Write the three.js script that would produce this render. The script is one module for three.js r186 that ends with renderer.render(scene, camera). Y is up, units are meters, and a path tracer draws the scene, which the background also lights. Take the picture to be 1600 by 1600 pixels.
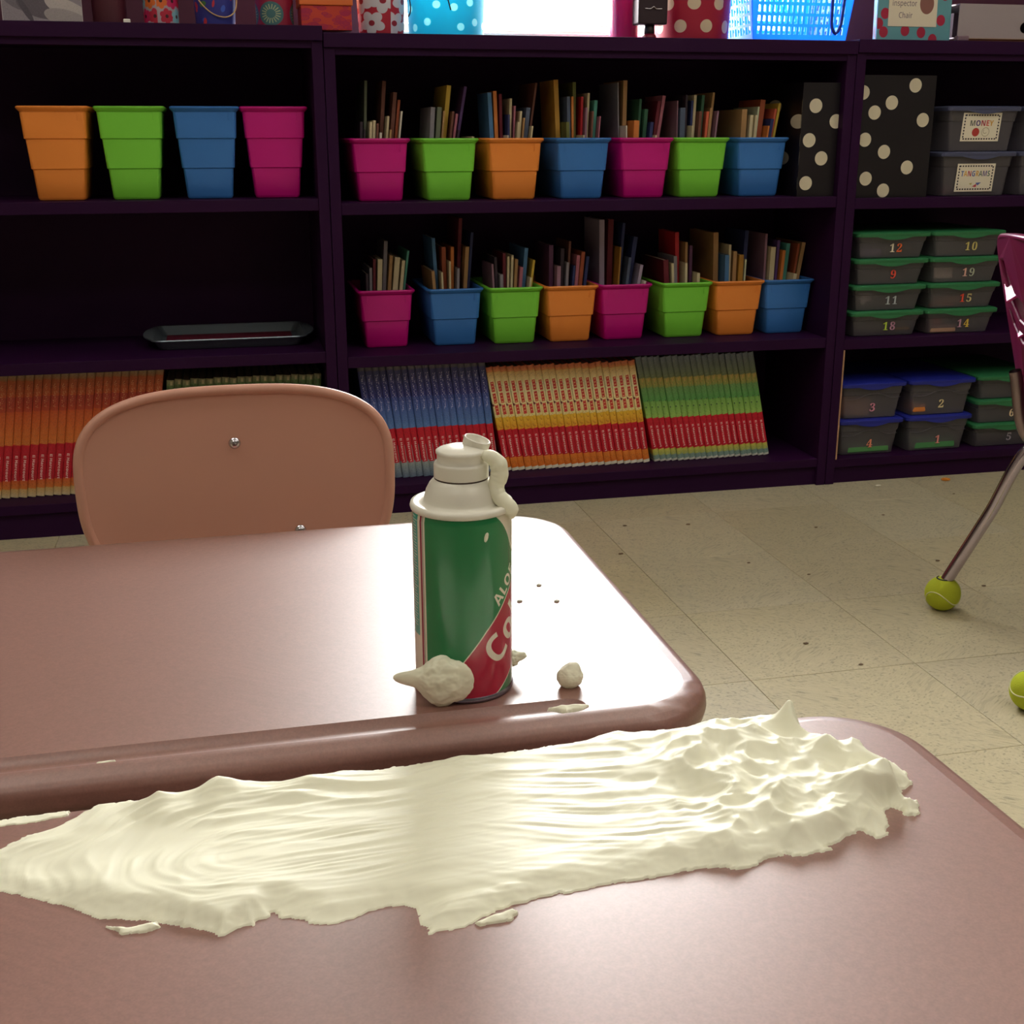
import * as THREE from 'three';
import { RoundedBoxGeometry } from 'three/addons/geometries/RoundedBoxGeometry.js';
import { mergeGeometries, toCreasedNormals, mergeVertices } from 'three/addons/utils/BufferGeometryUtils.js';
import { ImprovedNoise } from 'three/addons/math/ImprovedNoise.js';
import { RectAreaLightUniformsLib } from 'three/addons/lights/RectAreaLightUniformsLib.js';
import { FontLoader } from 'three/addons/loaders/FontLoader.js';
import { TextGeometry } from 'three/addons/geometries/TextGeometry.js';
import { Brush, Evaluator, SUBTRACTION } from 'three-bvh-csg';

// ---------------------------------------------------------------- camera, sky, lights, exposure
const scene = new THREE.Scene();
const camera = new THREE.PerspectiveCamera(2 * Math.atan(800 / 1916.6) * 180 / Math.PI, 1, 0.02, 60);
camera.position.set(0, 0.8737, 2.814);
{
  const p = 17.09 * Math.PI / 180, y = 13.04 * Math.PI / 180;
  const d = new THREE.Vector3(Math.sin(y) * Math.cos(p), -Math.sin(p), -Math.cos(y) * Math.cos(p));
  camera.lookAt(camera.position.clone().add(d));
  camera.rotateZ(-0.113 * Math.PI / 180);
}
camera.updateMatrixWorld(true);
scene.add(camera);
scene.background = new THREE.Color().setRGB(8.5, 8.6, 8.5);          // bright overcast sky outside the window
RectAreaLightUniformsLib.init();
const WINDOW = { x0: 0.44, x1: 1.54, y0: 1.115, y1: 1.93 };
const daylight = new THREE.RectAreaLight(new THREE.Color(1, 0.99, 0.96), 24, WINDOW.x1 - WINDOW.x0 - 0.1, WINDOW.y1 - WINDOW.y0 - 0.1);
daylight.position.set((WINDOW.x0 + WINDOW.x1) / 2, (WINDOW.y0 + WINDOW.y1) / 2, -0.5);
daylight.lookAt((WINDOW.x0 + WINDOW.x1) / 2, (WINDOW.y0 + WINDOW.y1) / 2, 3);
scene.add(daylight);
const PANEL_LIGHT = 1.15;
const renderer = new THREE.WebGLRenderer({ antialias: true });
renderer.toneMapping = THREE.LinearToneMapping;
renderer.toneMappingExposure = 1.72;
renderer.shadowMap.enabled = true;

// ---------------------------------------------------------------- helpers
let seed = 20240611;
const rnd = () => { seed = (seed + 0x6d2b79f5) | 0; let t = Math.imul(seed ^ (seed >>> 15), 1 | seed); t = (t + Math.imul(t ^ (t >>> 7), 61 | t)) ^ t; return ((t ^ (t >>> 14)) >>> 0) / 4294967296; };
const rr = (a, b) => a + (b - a) * rnd();
const noise = new ImprovedNoise();
const V = (x, y, z) => new THREE.Vector3(x, y, z);
const taken = {};
const numbered = (n) => { const k = taken[n] = (taken[n] ?? -1) + 1; return k ? n + '_' + String(k).padStart(3, '0') : n; };
const shade = (m) => { m.castShadow = true; m.receiveShadow = true; return m; };
function tag(o, label, category, group, kind) {
  if (label) o.userData.label = label;
  if (category) o.userData.category = category;
  if (group) o.userData.group = group;
  if (kind) o.userData.kind = kind;
  return o;
}
function thing(name, label, category, [x, y, z] = [0, 0, 0], turn = 0, group) {
  const o = new THREE.Group(); o.name = numbered(name); scene.add(o);
  o.position.set(x, y, z); o.rotation.y = turn;
  return tag(o, label, category, group);
}
function part(name, geo, material, parent, label) {
  const m = shade(new THREE.Mesh(geo, material)); m.name = name; parent.add(m);
  if (label) m.userData.label = label;
  return m;
}
function single(name, geo, material, label, category, [x, y, z] = [0, 0, 0], group) {
  const m = shade(new THREE.Mesh(geo, material)); m.name = numbered(name); m.position.set(x, y, z); scene.add(m);
  return tag(m, label, category, group);
}
function structure(name, geo, material, label) {
  const m = shade(new THREE.Mesh(geo, material)); m.name = name; scene.add(m);
  return tag(m, label, name.split('_')[0], null, 'structure');
}
const col = (c) => new THREE.Color(c);
const mat = (color, roughness = 0.6, o = {}) => new THREE.MeshPhysicalMaterial({ color: col(color), roughness, side: THREE.DoubleSide, ...o });
const box = (w, h, d, x = 0, y = 0, z = 0, r = 0) => {
  const g = r ? new RoundedBoxGeometry(w, h, d, 2, r) : new THREE.BoxGeometry(w, h, d);
  return g.translate(x, y, z);
};
const span = (x0, x1, y0, y1, z0, z1, r = 0) => box(x1 - x0, y1 - y0, z1 - z0, (x0 + x1) / 2, (y0 + y1) / 2, (z0 + z1) / 2, r);
const strip = (g) => { const h = g.index ? g.toNonIndexed() : g; for (const k of Object.keys(h.attributes)) if (!['position', 'normal', 'uv'].includes(k)) h.deleteAttribute(k); return h; };
const merge = (list) => mergeGeometries(list.map(strip), false);
const lathe = (pts, seg = 40) => new THREE.LatheGeometry(pts.map(([r, y]) => new THREE.Vector2(r, y)), seg);
const tube = (pts, r, seg = 24, rs = 10, closed = false) => new THREE.TubeGeometry(new THREE.CatmullRomCurve3(pts.map((p) => V(...p)), closed, 'centripetal'), seg, r, rs, closed);
// uv in metres along the dominant face
function metreUV(g, s = 1) {
  const h = g.index ? g.toNonIndexed() : g, p = h.attributes.position, uv = new Float32Array(p.count * 2);
  const a = V(), b = V(), c = V();
  for (let i = 0; i < p.count; i += 3) {
    a.fromBufferAttribute(p, i); b.fromBufferAttribute(p, i + 1); c.fromBufferAttribute(p, i + 2);
    const n = b.clone().sub(a).cross(c.clone().sub(a)), ax = Math.abs(n.x), ay = Math.abs(n.y), az = Math.abs(n.z);
    [a, b, c].forEach((q, k) => {
      const [u, v] = ay >= ax && ay >= az ? [q.x, q.z] : ax >= az ? [q.z, q.y] : [q.x, q.y];
      uv[(i + k) * 2] = u * s; uv[(i + k) * 2 + 1] = v * s;
    });
  }
  h.setAttribute('uv', new THREE.BufferAttribute(uv, 2));
  return h;
}
// a ring of a rounded rectangle, then a skin over several rings
function ring(y, x0, x1, z0, z1, r, seg = 4) {
  const out = [], q = Math.min(r, (x1 - x0) / 2 - 1e-4, (z1 - z0) / 2 - 1e-4);
  [[x1 - q, z1 - q, 0], [x1 - q, z0 + q, 1], [x0 + q, z0 + q, 2], [x0 + q, z1 - q, 3]].forEach(([cx, cz, k]) => {
    for (let i = 0; i <= seg; i++) { const a = Math.PI / 2 - (k + i / seg) * Math.PI / 2; out.push([cx + q * Math.cos(a), y, cz + q * Math.sin(a)]); }
  });
  return out;
}
function skin(rings, { capStart = false, capEnd = false, crease = 0.6 } = {}) {
  const n = rings[0].length, pos = [], idx = [], uv = [];
  rings.forEach((rg, j) => rg.forEach((p, i) => { pos.push(...p); uv.push(i / n, j / Math.max(1, rings.length - 1)); }));
  for (let j = 0; j + 1 < rings.length; j++) for (let i = 0; i < n; i++) { const a = j * n + i, b = j * n + (i + 1) % n; idx.push(a, a + n, b, b, a + n, b + n); }
  const cap = (j, flip) => {
    const c = pos.length / 3, rg = rings[j]; let m = [0, 0, 0]; rg.forEach((p) => { m = m.map((v, k) => v + p[k] / n); }); pos.push(...m); uv.push(0.5, 0.5);
    for (let i = 0; i < n; i++) { const a = j * n + i, b = j * n + (i + 1) % n; flip ? idx.push(a, b, c) : idx.push(b, a, c); }
  };
  if (capStart) cap(0, true); if (capEnd) cap(rings.length - 1, false);
  const g = new THREE.BufferGeometry();
  g.setAttribute('position', new THREE.Float32BufferAttribute(pos, 3)); g.setAttribute('uv', new THREE.Float32BufferAttribute(uv, 2)); g.setIndex(idx);
  // a closed skin faces outwards
  if (capStart && capEnd) {
    let vol = 0; const q = (i) => V(pos[idx[i] * 3], pos[idx[i] * 3 + 1], pos[idx[i] * 3 + 2]);
    for (let i = 0; i < idx.length; i += 3) vol += q(i).dot(q(i + 1).cross(q(i + 2)));
    if (vol < 0) { for (let i = 0; i < idx.length; i += 3) [idx[i], idx[i + 1]] = [idx[i + 1], idx[i]]; g.setIndex(idx); }
  }
  return toCreasedNormals(g, crease);
}
function canvasTexture(w, h, draw) {
  const c = document.createElement('canvas'); c.width = w; c.height = h;
  const x = c.getContext('2d'); draw(x, w, h);
  const t = new THREE.CanvasTexture(c); t.colorSpace = THREE.SRGBColorSpace; t.magFilter = THREE.LinearFilter; t.wrapS = t.wrapT = THREE.RepeatWrapping; t.anisotropy = 4;
  return t;
}
function dataTexture(n, fn, srgb = true) {
  const a = new Uint8Array(n * n * 4);
  for (let j = 0; j < n; j++) for (let i = 0; i < n; i++) { const c = fn(i, j); a.set([c[0], c[1], c[2], 255].map((v) => Math.max(0, Math.min(255, v))), (j * n + i) * 4); }
  const t = new THREE.DataTexture(a, n, n); t.wrapS = t.wrapT = THREE.RepeatWrapping; t.magFilter = THREE.LinearFilter; t.minFilter = THREE.LinearMipmapLinearFilter; t.generateMipmaps = true;
  if (srgb) t.colorSpace = THREE.SRGBColorSpace; t.needsUpdate = true; return t;
}
const tn = (i, j, n, f, s) => { // tiling value noise from gradient noise on a torus
  const a = i / n * 2 * Math.PI, b = j / n * 2 * Math.PI, R = f / (2 * Math.PI);
  return noise.noise(Math.cos(a) * R + s, Math.sin(a) * R + Math.cos(b) * R * 1.3 + s * 2, Math.sin(b) * R + s * 3);
};
const font = await new FontLoader().loadAsync('fonts/droid/droid_serif_bold.typeface.json');

// ---------------------------------------------------------------- materials
const vinylTex = dataTexture(512, (i, j) => {
  const w = rnd(), c = tn(i, j, 512, 14, 1.3), f = tn(i, j, 512, 90, 5.1), st = tn(i * 1, j, 512, 46, 9.2);
  let v = 1 + 0.03 * c + 0.05 * f + 0.05 * (w - 0.5);
  if (st > 0.36) v *= 0.93; if (f < -0.46) v *= 0.86;
  return [194 * v, 184 * v, 156 * v];
});
const deskTex = dataTexture(512, (i, j) => { const w = rnd(), v = 1 + 0.10 * (w - 0.5) + 0.05 * tn(i, j, 512, 120, 2.2) + 0.02 * tn(i, j, 512, 9, 4.4); return [143 * v, 100 * v, 90 * v]; });
const deskRough = dataTexture(512, (i, j) => { const s = tn(i, j * 1, 512, 10, 7.7), v = 64 + 16 * s + 10 * tn(i, j, 512, 70, 3.1); return [v, v, v]; }, false);
const M = {
  vinyl: [0, 1, 2].map((k) => { const t = vinylTex.clone(); t.offset.set(k * 0.37, k * 0.21); t.needsUpdate = true; return mat(['#ffffff', '#faf8f4', '#fffdf6'][k], 0.42, { map: t }); }),
  joint: mat('#7d735f', 0.9), wall: mat('#a39a88', 0.85), wainscot: mat('#4a1230', 0.6), ceiling: mat('#d8d4c8', 0.9), frame: mat('#f2efe6', 0.5), glass: mat('#ffffff', 0.0, { transmission: 1, thickness: 0 }),
  shelf: mat('#2b0832', 0.6, { specularIntensity: 0.3 }), desk: mat('#ffffff', 0.42, { map: deskTex, clearcoat: 1, clearcoatRoughness: 0.43 }),
  steel: mat('#8f8b90', 0.3, { metalness: 1 }), darkSteel: mat('#4a4448', 0.45, { metalness: 0.8 }), chrome: mat('#c9c4cc', 0.12, { metalness: 1 }),
  foam: mat('#f6f4dc', 0.5), pages: mat('#e3d8bd', 0.9), black: mat('#17101a', 0.5), white: mat('#efece2', 0.5),
  magenta: mat('#cc0384', 0.45), lime: mat('#7fd840', 0.45), orange: mat('#f8923c', 0.45), blue: mat('#3879c8', 0.45),
};

// ---------------------------------------------------------------- the room
const ROOM = { x0: 0.8128 - 0.3048 * 10, x1: 0.8128 + 0.3048 * 11, z0: -0.37, z1: 0.7683 + 0.3048 * 12, h: 2.7 };
{
  const floor = structure('floor', span(ROOM.x0 - 0.1, ROOM.x1 + 0.1, -0.12, -0.003, ROOM.z0 - 0.1, ROOM.z1 + 0.1), M.joint, 'speckled beige vinyl tile floor with thin dark joints');
  const t = 0.3048, tileGeo = [0, 1, 2, 3].map((k) => { const g = metreUV(box(t - 0.001, 0.006, t - 0.001, 0, -0.003, 0, 0.0008), 2.4); const uv = g.attributes.uv; for (let i = 0; i < uv.count; i++) uv.setXY(i, uv.getX(i) + k * 0.31, uv.getY(i) + k * 0.17); return g; });
  const spots = [];
  for (let i = -10; i < 11; i++) for (let j = -3; j < 12; j++) spots.push([0.8128 + (i + 0.5) * t, 0.7683 + (j + 0.5) * t]);
  spots.sort((a, b) => Math.hypot(a[0] - 1.0, a[1] - 1.0) - Math.hypot(b[0] - 1.0, b[1] - 1.0));
  const rest = [];
  spots.forEach(([x, z], i) => {
    if (i < 290) { const m = part('tile', tileGeo[Math.floor(rnd() * 4)], M.vinyl[Math.floor(rnd() * 3)], floor); m.position.set(x, 0, z); } else rest.push(tileGeo[i % 4].clone().translate(x, 0, z));
  });
  for (let i = -10; i < 11; i++) rest.push(metreUV(span(0.8128 + i * t + 0.0008, 0.8128 + (i + 1) * t - 0.0008, -0.006, 0, ROOM.z0, 0.7683 - 3 * t - 0.0008), 2.4));
  tag(part('tile_field', merge(rest), M.vinyl[0], floor), null, null, null, 'stuff');

  const W = WINDOW, hole = new THREE.Path([[W.x0, W.y0], [W.x1, W.y0], [W.x1, W.y1], [W.x0, W.y1]].map((p) => new THREE.Vector2(...p)));
  const sh = new THREE.Shape([[ROOM.x0, 0], [ROOM.x1, 0], [ROOM.x1, ROOM.h], [ROOM.x0, ROOM.h]].map((p) => new THREE.Vector2(...p))); sh.holes.push(hole);
  structure('wall_back', new THREE.ExtrudeGeometry(sh, { depth: 0.12, bevelEnabled: false }).translate(0, 0, ROOM.z0 - 0.12), M.wall, 'cream painted wall with window behind the bookcases');
  structure('wall_left', span(ROOM.x0 - 0.12, ROOM.x0, 0, ROOM.h, ROOM.z0 - 0.12, ROOM.z1 + 0.12), M.wall, 'cream painted side wall beside the bookcases');
  structure('wall_right', span(ROOM.x1, ROOM.x1 + 0.12, 0, ROOM.h, ROOM.z0 - 0.12, ROOM.z1 + 0.12), M.wall, 'cream painted side wall beyond the clear boxes');
  structure('wall_front', span(ROOM.x0, ROOM.x1, 0, ROOM.h, ROOM.z1, ROOM.z1 + 0.12), mat('#6f675c', 0.85), 'taupe painted wall facing the bookcases');
  structure('ceiling', span(ROOM.x0 - 0.12, ROOM.x1 + 0.12, ROOM.h, ROOM.h + 0.1, ROOM.z0 - 0.12, ROOM.z1 + 0.12), M.ceiling, 'pale flat classroom ceiling');
  structure('trim_1', span(ROOM.x0 + 0.002, W.x0 - 0.05, 0.9, 1.36, ROOM.z0, ROOM.z0 + 0.008), M.wainscot, 'dark plum painted wall band beside the window');
  structure('trim_2', span(W.x1 + 0.05, ROOM.x1 - 0.002, 0.9, 1.36, ROOM.z0, ROOM.z0 + 0.008), M.wainscot, 'dark plum painted wall band behind the blue basket');

  const win = new THREE.Group(); win.name = 'window_1'; scene.add(win); tag(win, 'bright white framed window above the bookcases', 'window', null, 'structure');
  const f = 0.045, zc = ROOM.z0 - 0.06;
  part('frame', merge([span(W.x0, W.x1, W.y0, W.y0 + 0.022, zc - 0.03, zc + 0.03, 0.004), span(W.x0, W.x1, W.y1 - f, W.y1, zc - 0.03, zc + 0.03, 0.004), span(W.x0, W.x0 + 0.03, W.y0, W.y1, zc - 0.03, zc + 0.03, 0.004), span(W.x1 - f, W.x1, W.y0, W.y1, zc - 0.03, zc + 0.03, 0.004)]), M.frame, win);
  const xm = 0.985;
  part('mullion', span(xm - 0.02, xm + 0.02, W.y0 + 0.022, W.y1 - f, zc - 0.025, zc + 0.025, 0.003), M.frame, win);
  part('pane', span(W.x0 + 0.03, xm - 0.02, W.y0 + 0.022, W.y1 - f, zc - 0.002, zc + 0.002), M.glass, win);
  part('pane', span(xm + 0.02, W.x1 - f, W.y0 + 0.022, W.y1 - f, zc - 0.002, zc + 0.002), M.glass, win);
  part('sill', span(W.x0 - 0.03, W.x1 + 0.03, W.y0 - 0.022, W.y0, ROOM.z0 - 0.1, ROOM.z0 + 0.03, 0.004), M.frame, win);

  const diffuser = mat('#ffffff', 0.6, { emissive: col('#fff8ea'), emissiveIntensity: 1.0 });
  const frameG = merge([span(-0.61, 0.61, -0.03, 0, -0.31, -0.29), span(-0.61, 0.61, -0.03, 0, 0.29, 0.31), span(-0.61, -0.59, -0.03, 0, -0.29, 0.29), span(0.59, 0.61, -0.03, 0, -0.29, 0.29)]);
  for (const [x, z, words] of [[-0.9, 1.7, 'near the left wall over the desks'], [1.4, 1.7, 'above the pink chair'], [-0.9, 3.4, 'near the left wall behind the desks'], [1.4, 3.4, 'behind the pink chair'], [3.2, 2.5, 'near the right wall']]) {
    const l = thing('ceiling_light', 'flat white fluorescent ceiling panel ' + words, 'light', [x, ROOM.h, z], 0, 'ceiling panels');
    part('frame', frameG, M.frame, l); part('diffuser', span(-0.59, 0.59, -0.02, -0.012, -0.29, 0.29), diffuser, l);
    const a = new THREE.RectAreaLight(new THREE.Color(1, 0.965, 0.90), PANEL_LIGHT, 1.18, 0.58); a.position.set(0, -0.022, 0); a.rotation.x = -Math.PI / 2; l.add(a);
  }
}

// ---------------------------------------------------------------- bookcases
const SHELF = { left: [0.08, 0.40, 0.74, 1.096], mid: [0.071, 0.385, 0.729, 1.083], right: [0.066, 0.378, 0.724, 1.087] };
function bookcase(label, x0, x1, lv) {
  const b = thing('bookcase', label, 'bookcase', [x0, 0, 0], 0, 'dark bookcases along the wall'), w = x1 - x0, t = 0.024, D = 0.355, e = 0.0015;
  part('side_panel', span(0, t, 0, lv[3] - 0.03, -D, 0, e), M.shelf, b); part('side_panel', span(w - t, w, 0, lv[3] - 0.03, -D, 0, e), M.shelf, b);
  part('top', span(0, w, lv[3] - 0.03, lv[3], -D, 0.006, e), M.shelf, b);
  part('top_rail', span(t, w - t, lv[3] - 0.044, lv[3] - 0.03, -0.03, -0.002), M.shelf, b);
  part('back_panel', span(t, w - t, 0.05, lv[3] - 0.03, -D, -D + 0.006), M.shelf, b);
  for (const k of [1, 2]) part('shelf', span(t, w - t, lv[k] - 0.026, lv[k], -D + 0.006, -0.002, e), M.shelf, b);
  part('bottom_shelf', span(t, w - t, lv[0] - 0.022, lv[0], -D + 0.006, -0.002, e), M.shelf, b);
  part('plinth', span(t, w - t, 0, lv[0] - 0.022, -0.03, -0.012), M.shelf, b);
  return b;
}
bookcase('dark bookcase holding four empty tall bins and a metal tray', -1.0, 0.239, SHELF.left);
bookcase('dark bookcase filled with rows of colourful book bins', 0.2405, 1.488, SHELF.mid);
const caseR = bookcase('dark bookcase holding numbered clear plastic boxes', 1.4895, 2.75, SHELF.right);
part('divider_edge', span(0.0245, 0.0285, SHELF.right[0], SHELF.right[1] - 0.027, -0.15, -0.001), mat('#b98d6c', 0.7), caseR, 'pale raw wood edge strip');

// ---------------------------------------------------------------- bins
function binGeometries(W, B, H, L, steps) {
  // front face at z = 0, standing on y = 0, centred in x; W rim width, B bottom width
  const lo = [], c = 0.008, wall = 0.003;
  const half = (y) => (B + (W - 0.012 - B) * (y / H)) / 2, back = (y) => -L + 0.018 * (1 - y / H), front = (y) => -0.010 * (1 - y / H);
  const at = (y, k) => ring(y, -half(y) + k, half(y) - k, back(y) + k, front(y) - k, c);
  lo.push(at(0.003, 0.004)); lo.push(at(0, 0.009)); lo.reverse();
  const outer = [at(0, 0.009), at(0.0015, 0.004), at(0.006, 0.0022)];
  let inset = 0.0022 * steps.length;
  outer[2] = at(0.006, inset); outer[1] = at(0.0015, inset + 0.002); outer[0] = at(0, inset + 0.007);
  for (const s of steps) { outer.push(at(s * H - 0.0015, inset)); inset -= 0.0026; outer.push(at(s * H + 0.0005, inset)); }
  outer.push(at(H - 0.012, 0));
  const inner = [at(H - 0.004, wall), at(0.004, 0.010)];
  const body = merge([skin(outer, { capStart: true }), skin(inner, { capEnd: true })]);
  const f = 0.006;
  const rimR = (y, k) => ring(y, -half(H) - k, half(H) + k, back(H) - k, front(H) + k, c + 0.004);
  const rim = skin([rimR(H - 0.0115, 0), rimR(H - 0.009, 0.002), rimR(H - 0.006, f - 0.001), rimR(H - 0.003, f), rimR(H - 0.0007, f - 0.0014), rimR(H, f - 0.004), rimR(H - 0.0005, -0.001), rimR(H - 0.004, -wall), rimR(H - 0.0115, -wall)]);
  const rib = (x) => box(0.0022, 0.016, 0.002, x, H - 0.021, front(H) - 0.0015);
  return { body, rim, ribs: [rib(-half(H) * 0.72), rib(half(H) * 0.72)] };
}
const bookBin = binGeometries(0.139, 0.104, 0.138, 0.245, [0.47]), tallBin = binGeometries(0.147, 0.106, 0.194, 0.20, [0.34, 0.66]);
function bin(geo, color, label, pos, turn, group) {
  const b = thing('storage_bin', label, 'bin', pos, turn, group);
  part('body', geo.body, M[color], b); part('rim', geo.rim, M[color], b); for (const g of geo.ribs) part('rib', g, M[color], b);
  return b;
}
[['orange', -0.3275, 'empty tall orange bin with two stepped bands'], ['lime', -0.173, 'empty tall green bin beside the tall orange bin'], ['blue', -0.0165, 'empty tall blue bin between tall green and magenta bins'], ['magenta', 0.130, 'empty tall magenta bin beside the tall blue bin']]
  .forEach(([c, x, l]) => bin(tallBin, c, l, [x, SHELF.left[2], -0.04], 0, 'tall empty bins'));

// thin books: a cover folded round a block of pages
function bookGeometries(t, h, d) {
  const c = Math.min(0.0009, t * 0.25);
  const cover = merge([span(-t / 2, -t / 2 + c, 0, h, -d, 0), span(t / 2 - c, t / 2, 0, h, -d, 0), span(-t / 2, t / 2, 0, h, -c * 1.2, 0.0002)]);
  const pages = span(-t / 2 + c, t / 2 - c, 0.0015, h - 0.0015, -d + 0.0015, -c * 1.2);
  return { cover, pages };
}
const TONE = {
  dark: '#3a2a38', grey: '#8d8790', sage: '#6f7660', cream: '#d9c9a2', brown: '#7a4a3c', white: '#e8e0cf', maroon: '#6e1428', tan: '#b48a5a', yellow: '#e0bb4a', rose: '#b4697a', plum: '#5b2f56', purple: '#5f3f7c',
  blue: '#4f7fb0', orange: '#d9803a', navy: '#2b3468', mustard: '#c9973c', olive: '#6f7236', slate: '#55617a', red: '#c0202c', mauve: '#9a7285', teal: '#4f9a8a', green: '#2f5f45', coral: '#e0684a', rust: '#a4502e', lavender: '#a99ab0', ochre: '#b5822e', pale: '#c9cfae',
};
const toneMat = {}; for (const k in TONE) toneMat[k] = mat(TONE[k], 0.6);
const PX = 0.00138;
function fillBin(cx, y0, z0, list, lean0, lean1, place) {
  const total = list.reduce((s, b) => s + b[2], 0), avail = 0.087, n = list.length;
  let x = cx - avail / 2; const k = avail / (total * PX);
  list.forEach(([tone, up, wpx], i) => {
    const slot = wpx * PX * k, a = (lean0 + (lean1 - lean0) * (i / Math.max(1, n - 1))) * Math.PI / 180;
    const t = Math.max(0.0018, Math.min(0.013, slot * 0.8)), h = 0.118 + up * PX * 1.18, d = Math.min(0.175, 0.12 + 0.05 * rnd());
    const zf = z0 - 0.018 - Math.max(0, up - 12) * 0.00075 - 0.006 * rnd();
    const g = bookGeometries(t, h, Math.min(d, 0.235 + z0 - zf + 0 - 0.03 > 0.1 ? d : 0.1));
    const b = thing('thin_book', `${tone} thin paperback standing in the ${place}`, 'book', [x + slot / 2 - Math.tan(a) * 0.05, y0 + 0.0065 + Math.abs(Math.sin(a)) * t / 2, zf], 0, 'books in ' + place);
    b.rotation.z = -a;
    part('cover', g.cover, toneMat[tone], b); part('pages', g.pages, M.pages, b);
    x += slot;
  });
}
const parse = (s) => s.trim().split(/\s+/).map((w) => { const [a, b, c] = w.split(':'); return [a, +b, +c]; });
const ROW1 = [
  ['magenta', 0.361, 'magenta upper-row bin at the bookcase side', 'dark:30:5 dark:20:3 sage:85:5 cream:30:5 cream:32:5 brown:28:4 white:16:4 brown:85:7 cream:38:4 tan:20:3 brown:70:7 rust:60:5 white:45:3', 2, 7],
  ['lime', 0.519, 'green upper-row bin between magenta and orange', 'grey:50:8 sage:50:8 tan:45:3 yellow:80:8 brown:45:4 rose:42:4 dark:20:3 purple:80:5 cream:8:5 brown:10:5 cream:12:4', 4, 13],
  ['orange', 0.673, 'only orange upper-row bin', 'blue:70:10 orange:72:9 maroon:68:7 white:12:3 navy:40:5 cream:62:6 rose:52:4 cream:30:4 cream:45:5 tan:36:4 slate:50:10 cream:25:4 brown:85:5', -3, 8],
  ['blue', 0.836, 'blue upper-row bin between orange and magenta', 'mustard:88:13 olive:30:9 slate:65:9 orange:65:6 olive:85:9 cream:12:4 red:65:6 mauve:50:5 cream:70:6 brown:45:5 teal:60:9 rose:38:3', -3, 4],
  ['magenta', 0.990, 'magenta upper-row bin between blue and green', 'grey:85:3 white:25:3 tan:88:10 orange:32:14 green:62:6 green:48:9 navy:30:8 cream:12:5 maroon:60:8 rose:68:8', -2, 8],
  ['lime', 1.131, 'green upper-row bin between magenta and blue', 'mauve:60:3 slate:50:16 dark:68:6 cream:25:4 navy:60:6 cream:68:8 brown:45:9 green:68:9 coral:45:8 tan:50:8 tan:72:7 mauve:46:5', -1, 5],
  ['blue', 1.284, 'blue upper-row bin beside the polka dot box', 'tan:48:22 cream:40:10 cream:40:6 pale:52:5 rust:62:16 orange:25:5 navy:35:10 coral:50:7 yellow:58:8', 1, 9],
];
const ROW2 = [
  ['magenta', 0.3715, 'magenta lower-row bin beside only a blue one', 'dark:30:5 grey:38:5 maroon:50:5 cream:50:9 grey:75:7 tan:55:6 cream:52:10 cream:48:6 teal:62:4', 0, 8, -0.105],
  ['blue', 0.537, 'blue lower-row bin between magenta and green', 'tan:32:9 blue:78:10 cream:30:5 rust:65:12 cream:45:5 orange:65:9 grey:35:7 maroon:105:10 tan:65:11 navy:85:8', -4, 5, -0.098],
  ['lime', 0.683, 'green lower-row bin between blue and orange', 'mauve:40:5 dark:50:7 grey:25:8 maroon:55:8 cream:50:6 cream:52:6 tan:46:8 rose:35:8 blue:62:10 cream:20:5 yellow:45:6', -3, 7, -0.09],
  ['orange', 0.823, 'orange lower-row bin between green and magenta', 'plum:65:10 mauve:35:9 dark:60:8 grey:40:6 brown:70:5 navy:35:5 rose:50:8 rust:55:9 navy:48:7', 0, 6, -0.088],
  ['magenta', 0.9605, 'magenta lower-row bin between orange and green', 'lavender:100:16 maroon:100:18 ochre:60:4 navy:95:8 slate:45:8 navy:75:12 lavender:35:9 white:12:6', -1, 11, -0.086],
  ['lime', 1.119, 'green lower-row bin between magenta and orange', 'maroon:40:14 cream:35:5 grey:45:7 red:80:8 cream:35:5 tan:65:5 plum:60:6 cream:20:6', -4, 0, -0.085],
  ['orange', 1.259, 'orange lower-row bin between green and blue', 'tan:78:14 blue:45:9 cream:60:5 tan:50:8 ochre:45:10 pale:38:3 navy:80:8', -2, 2, -0.085],
  ['blue', 1.3935, 'blue lower-row bin beside only an orange one', 'mauve:75:6 cream:55:14 purple:65:7 orange:50:8 teal:60:10 cream:15:9 rust:60:6 tan:62:10', 0, 8, -0.085],
];
for (const [rows, lv, tier] of [[ROW1, 2, 'upper'], [ROW2, 1, 'lower']]) for (const [c, x, place, books, l0, l1, z = -0.05] of rows) {
  bin(bookBin, c, place.replace(' bin ', ' plastic book bin ').replace(/bin$/, 'plastic book bin'), [x, SHELF.mid[lv], z], 0, tier + ' row of book bins');
  fillBin(x, SHELF.mid[lv], z, parse(books), l0, l1, place);
}

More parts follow.
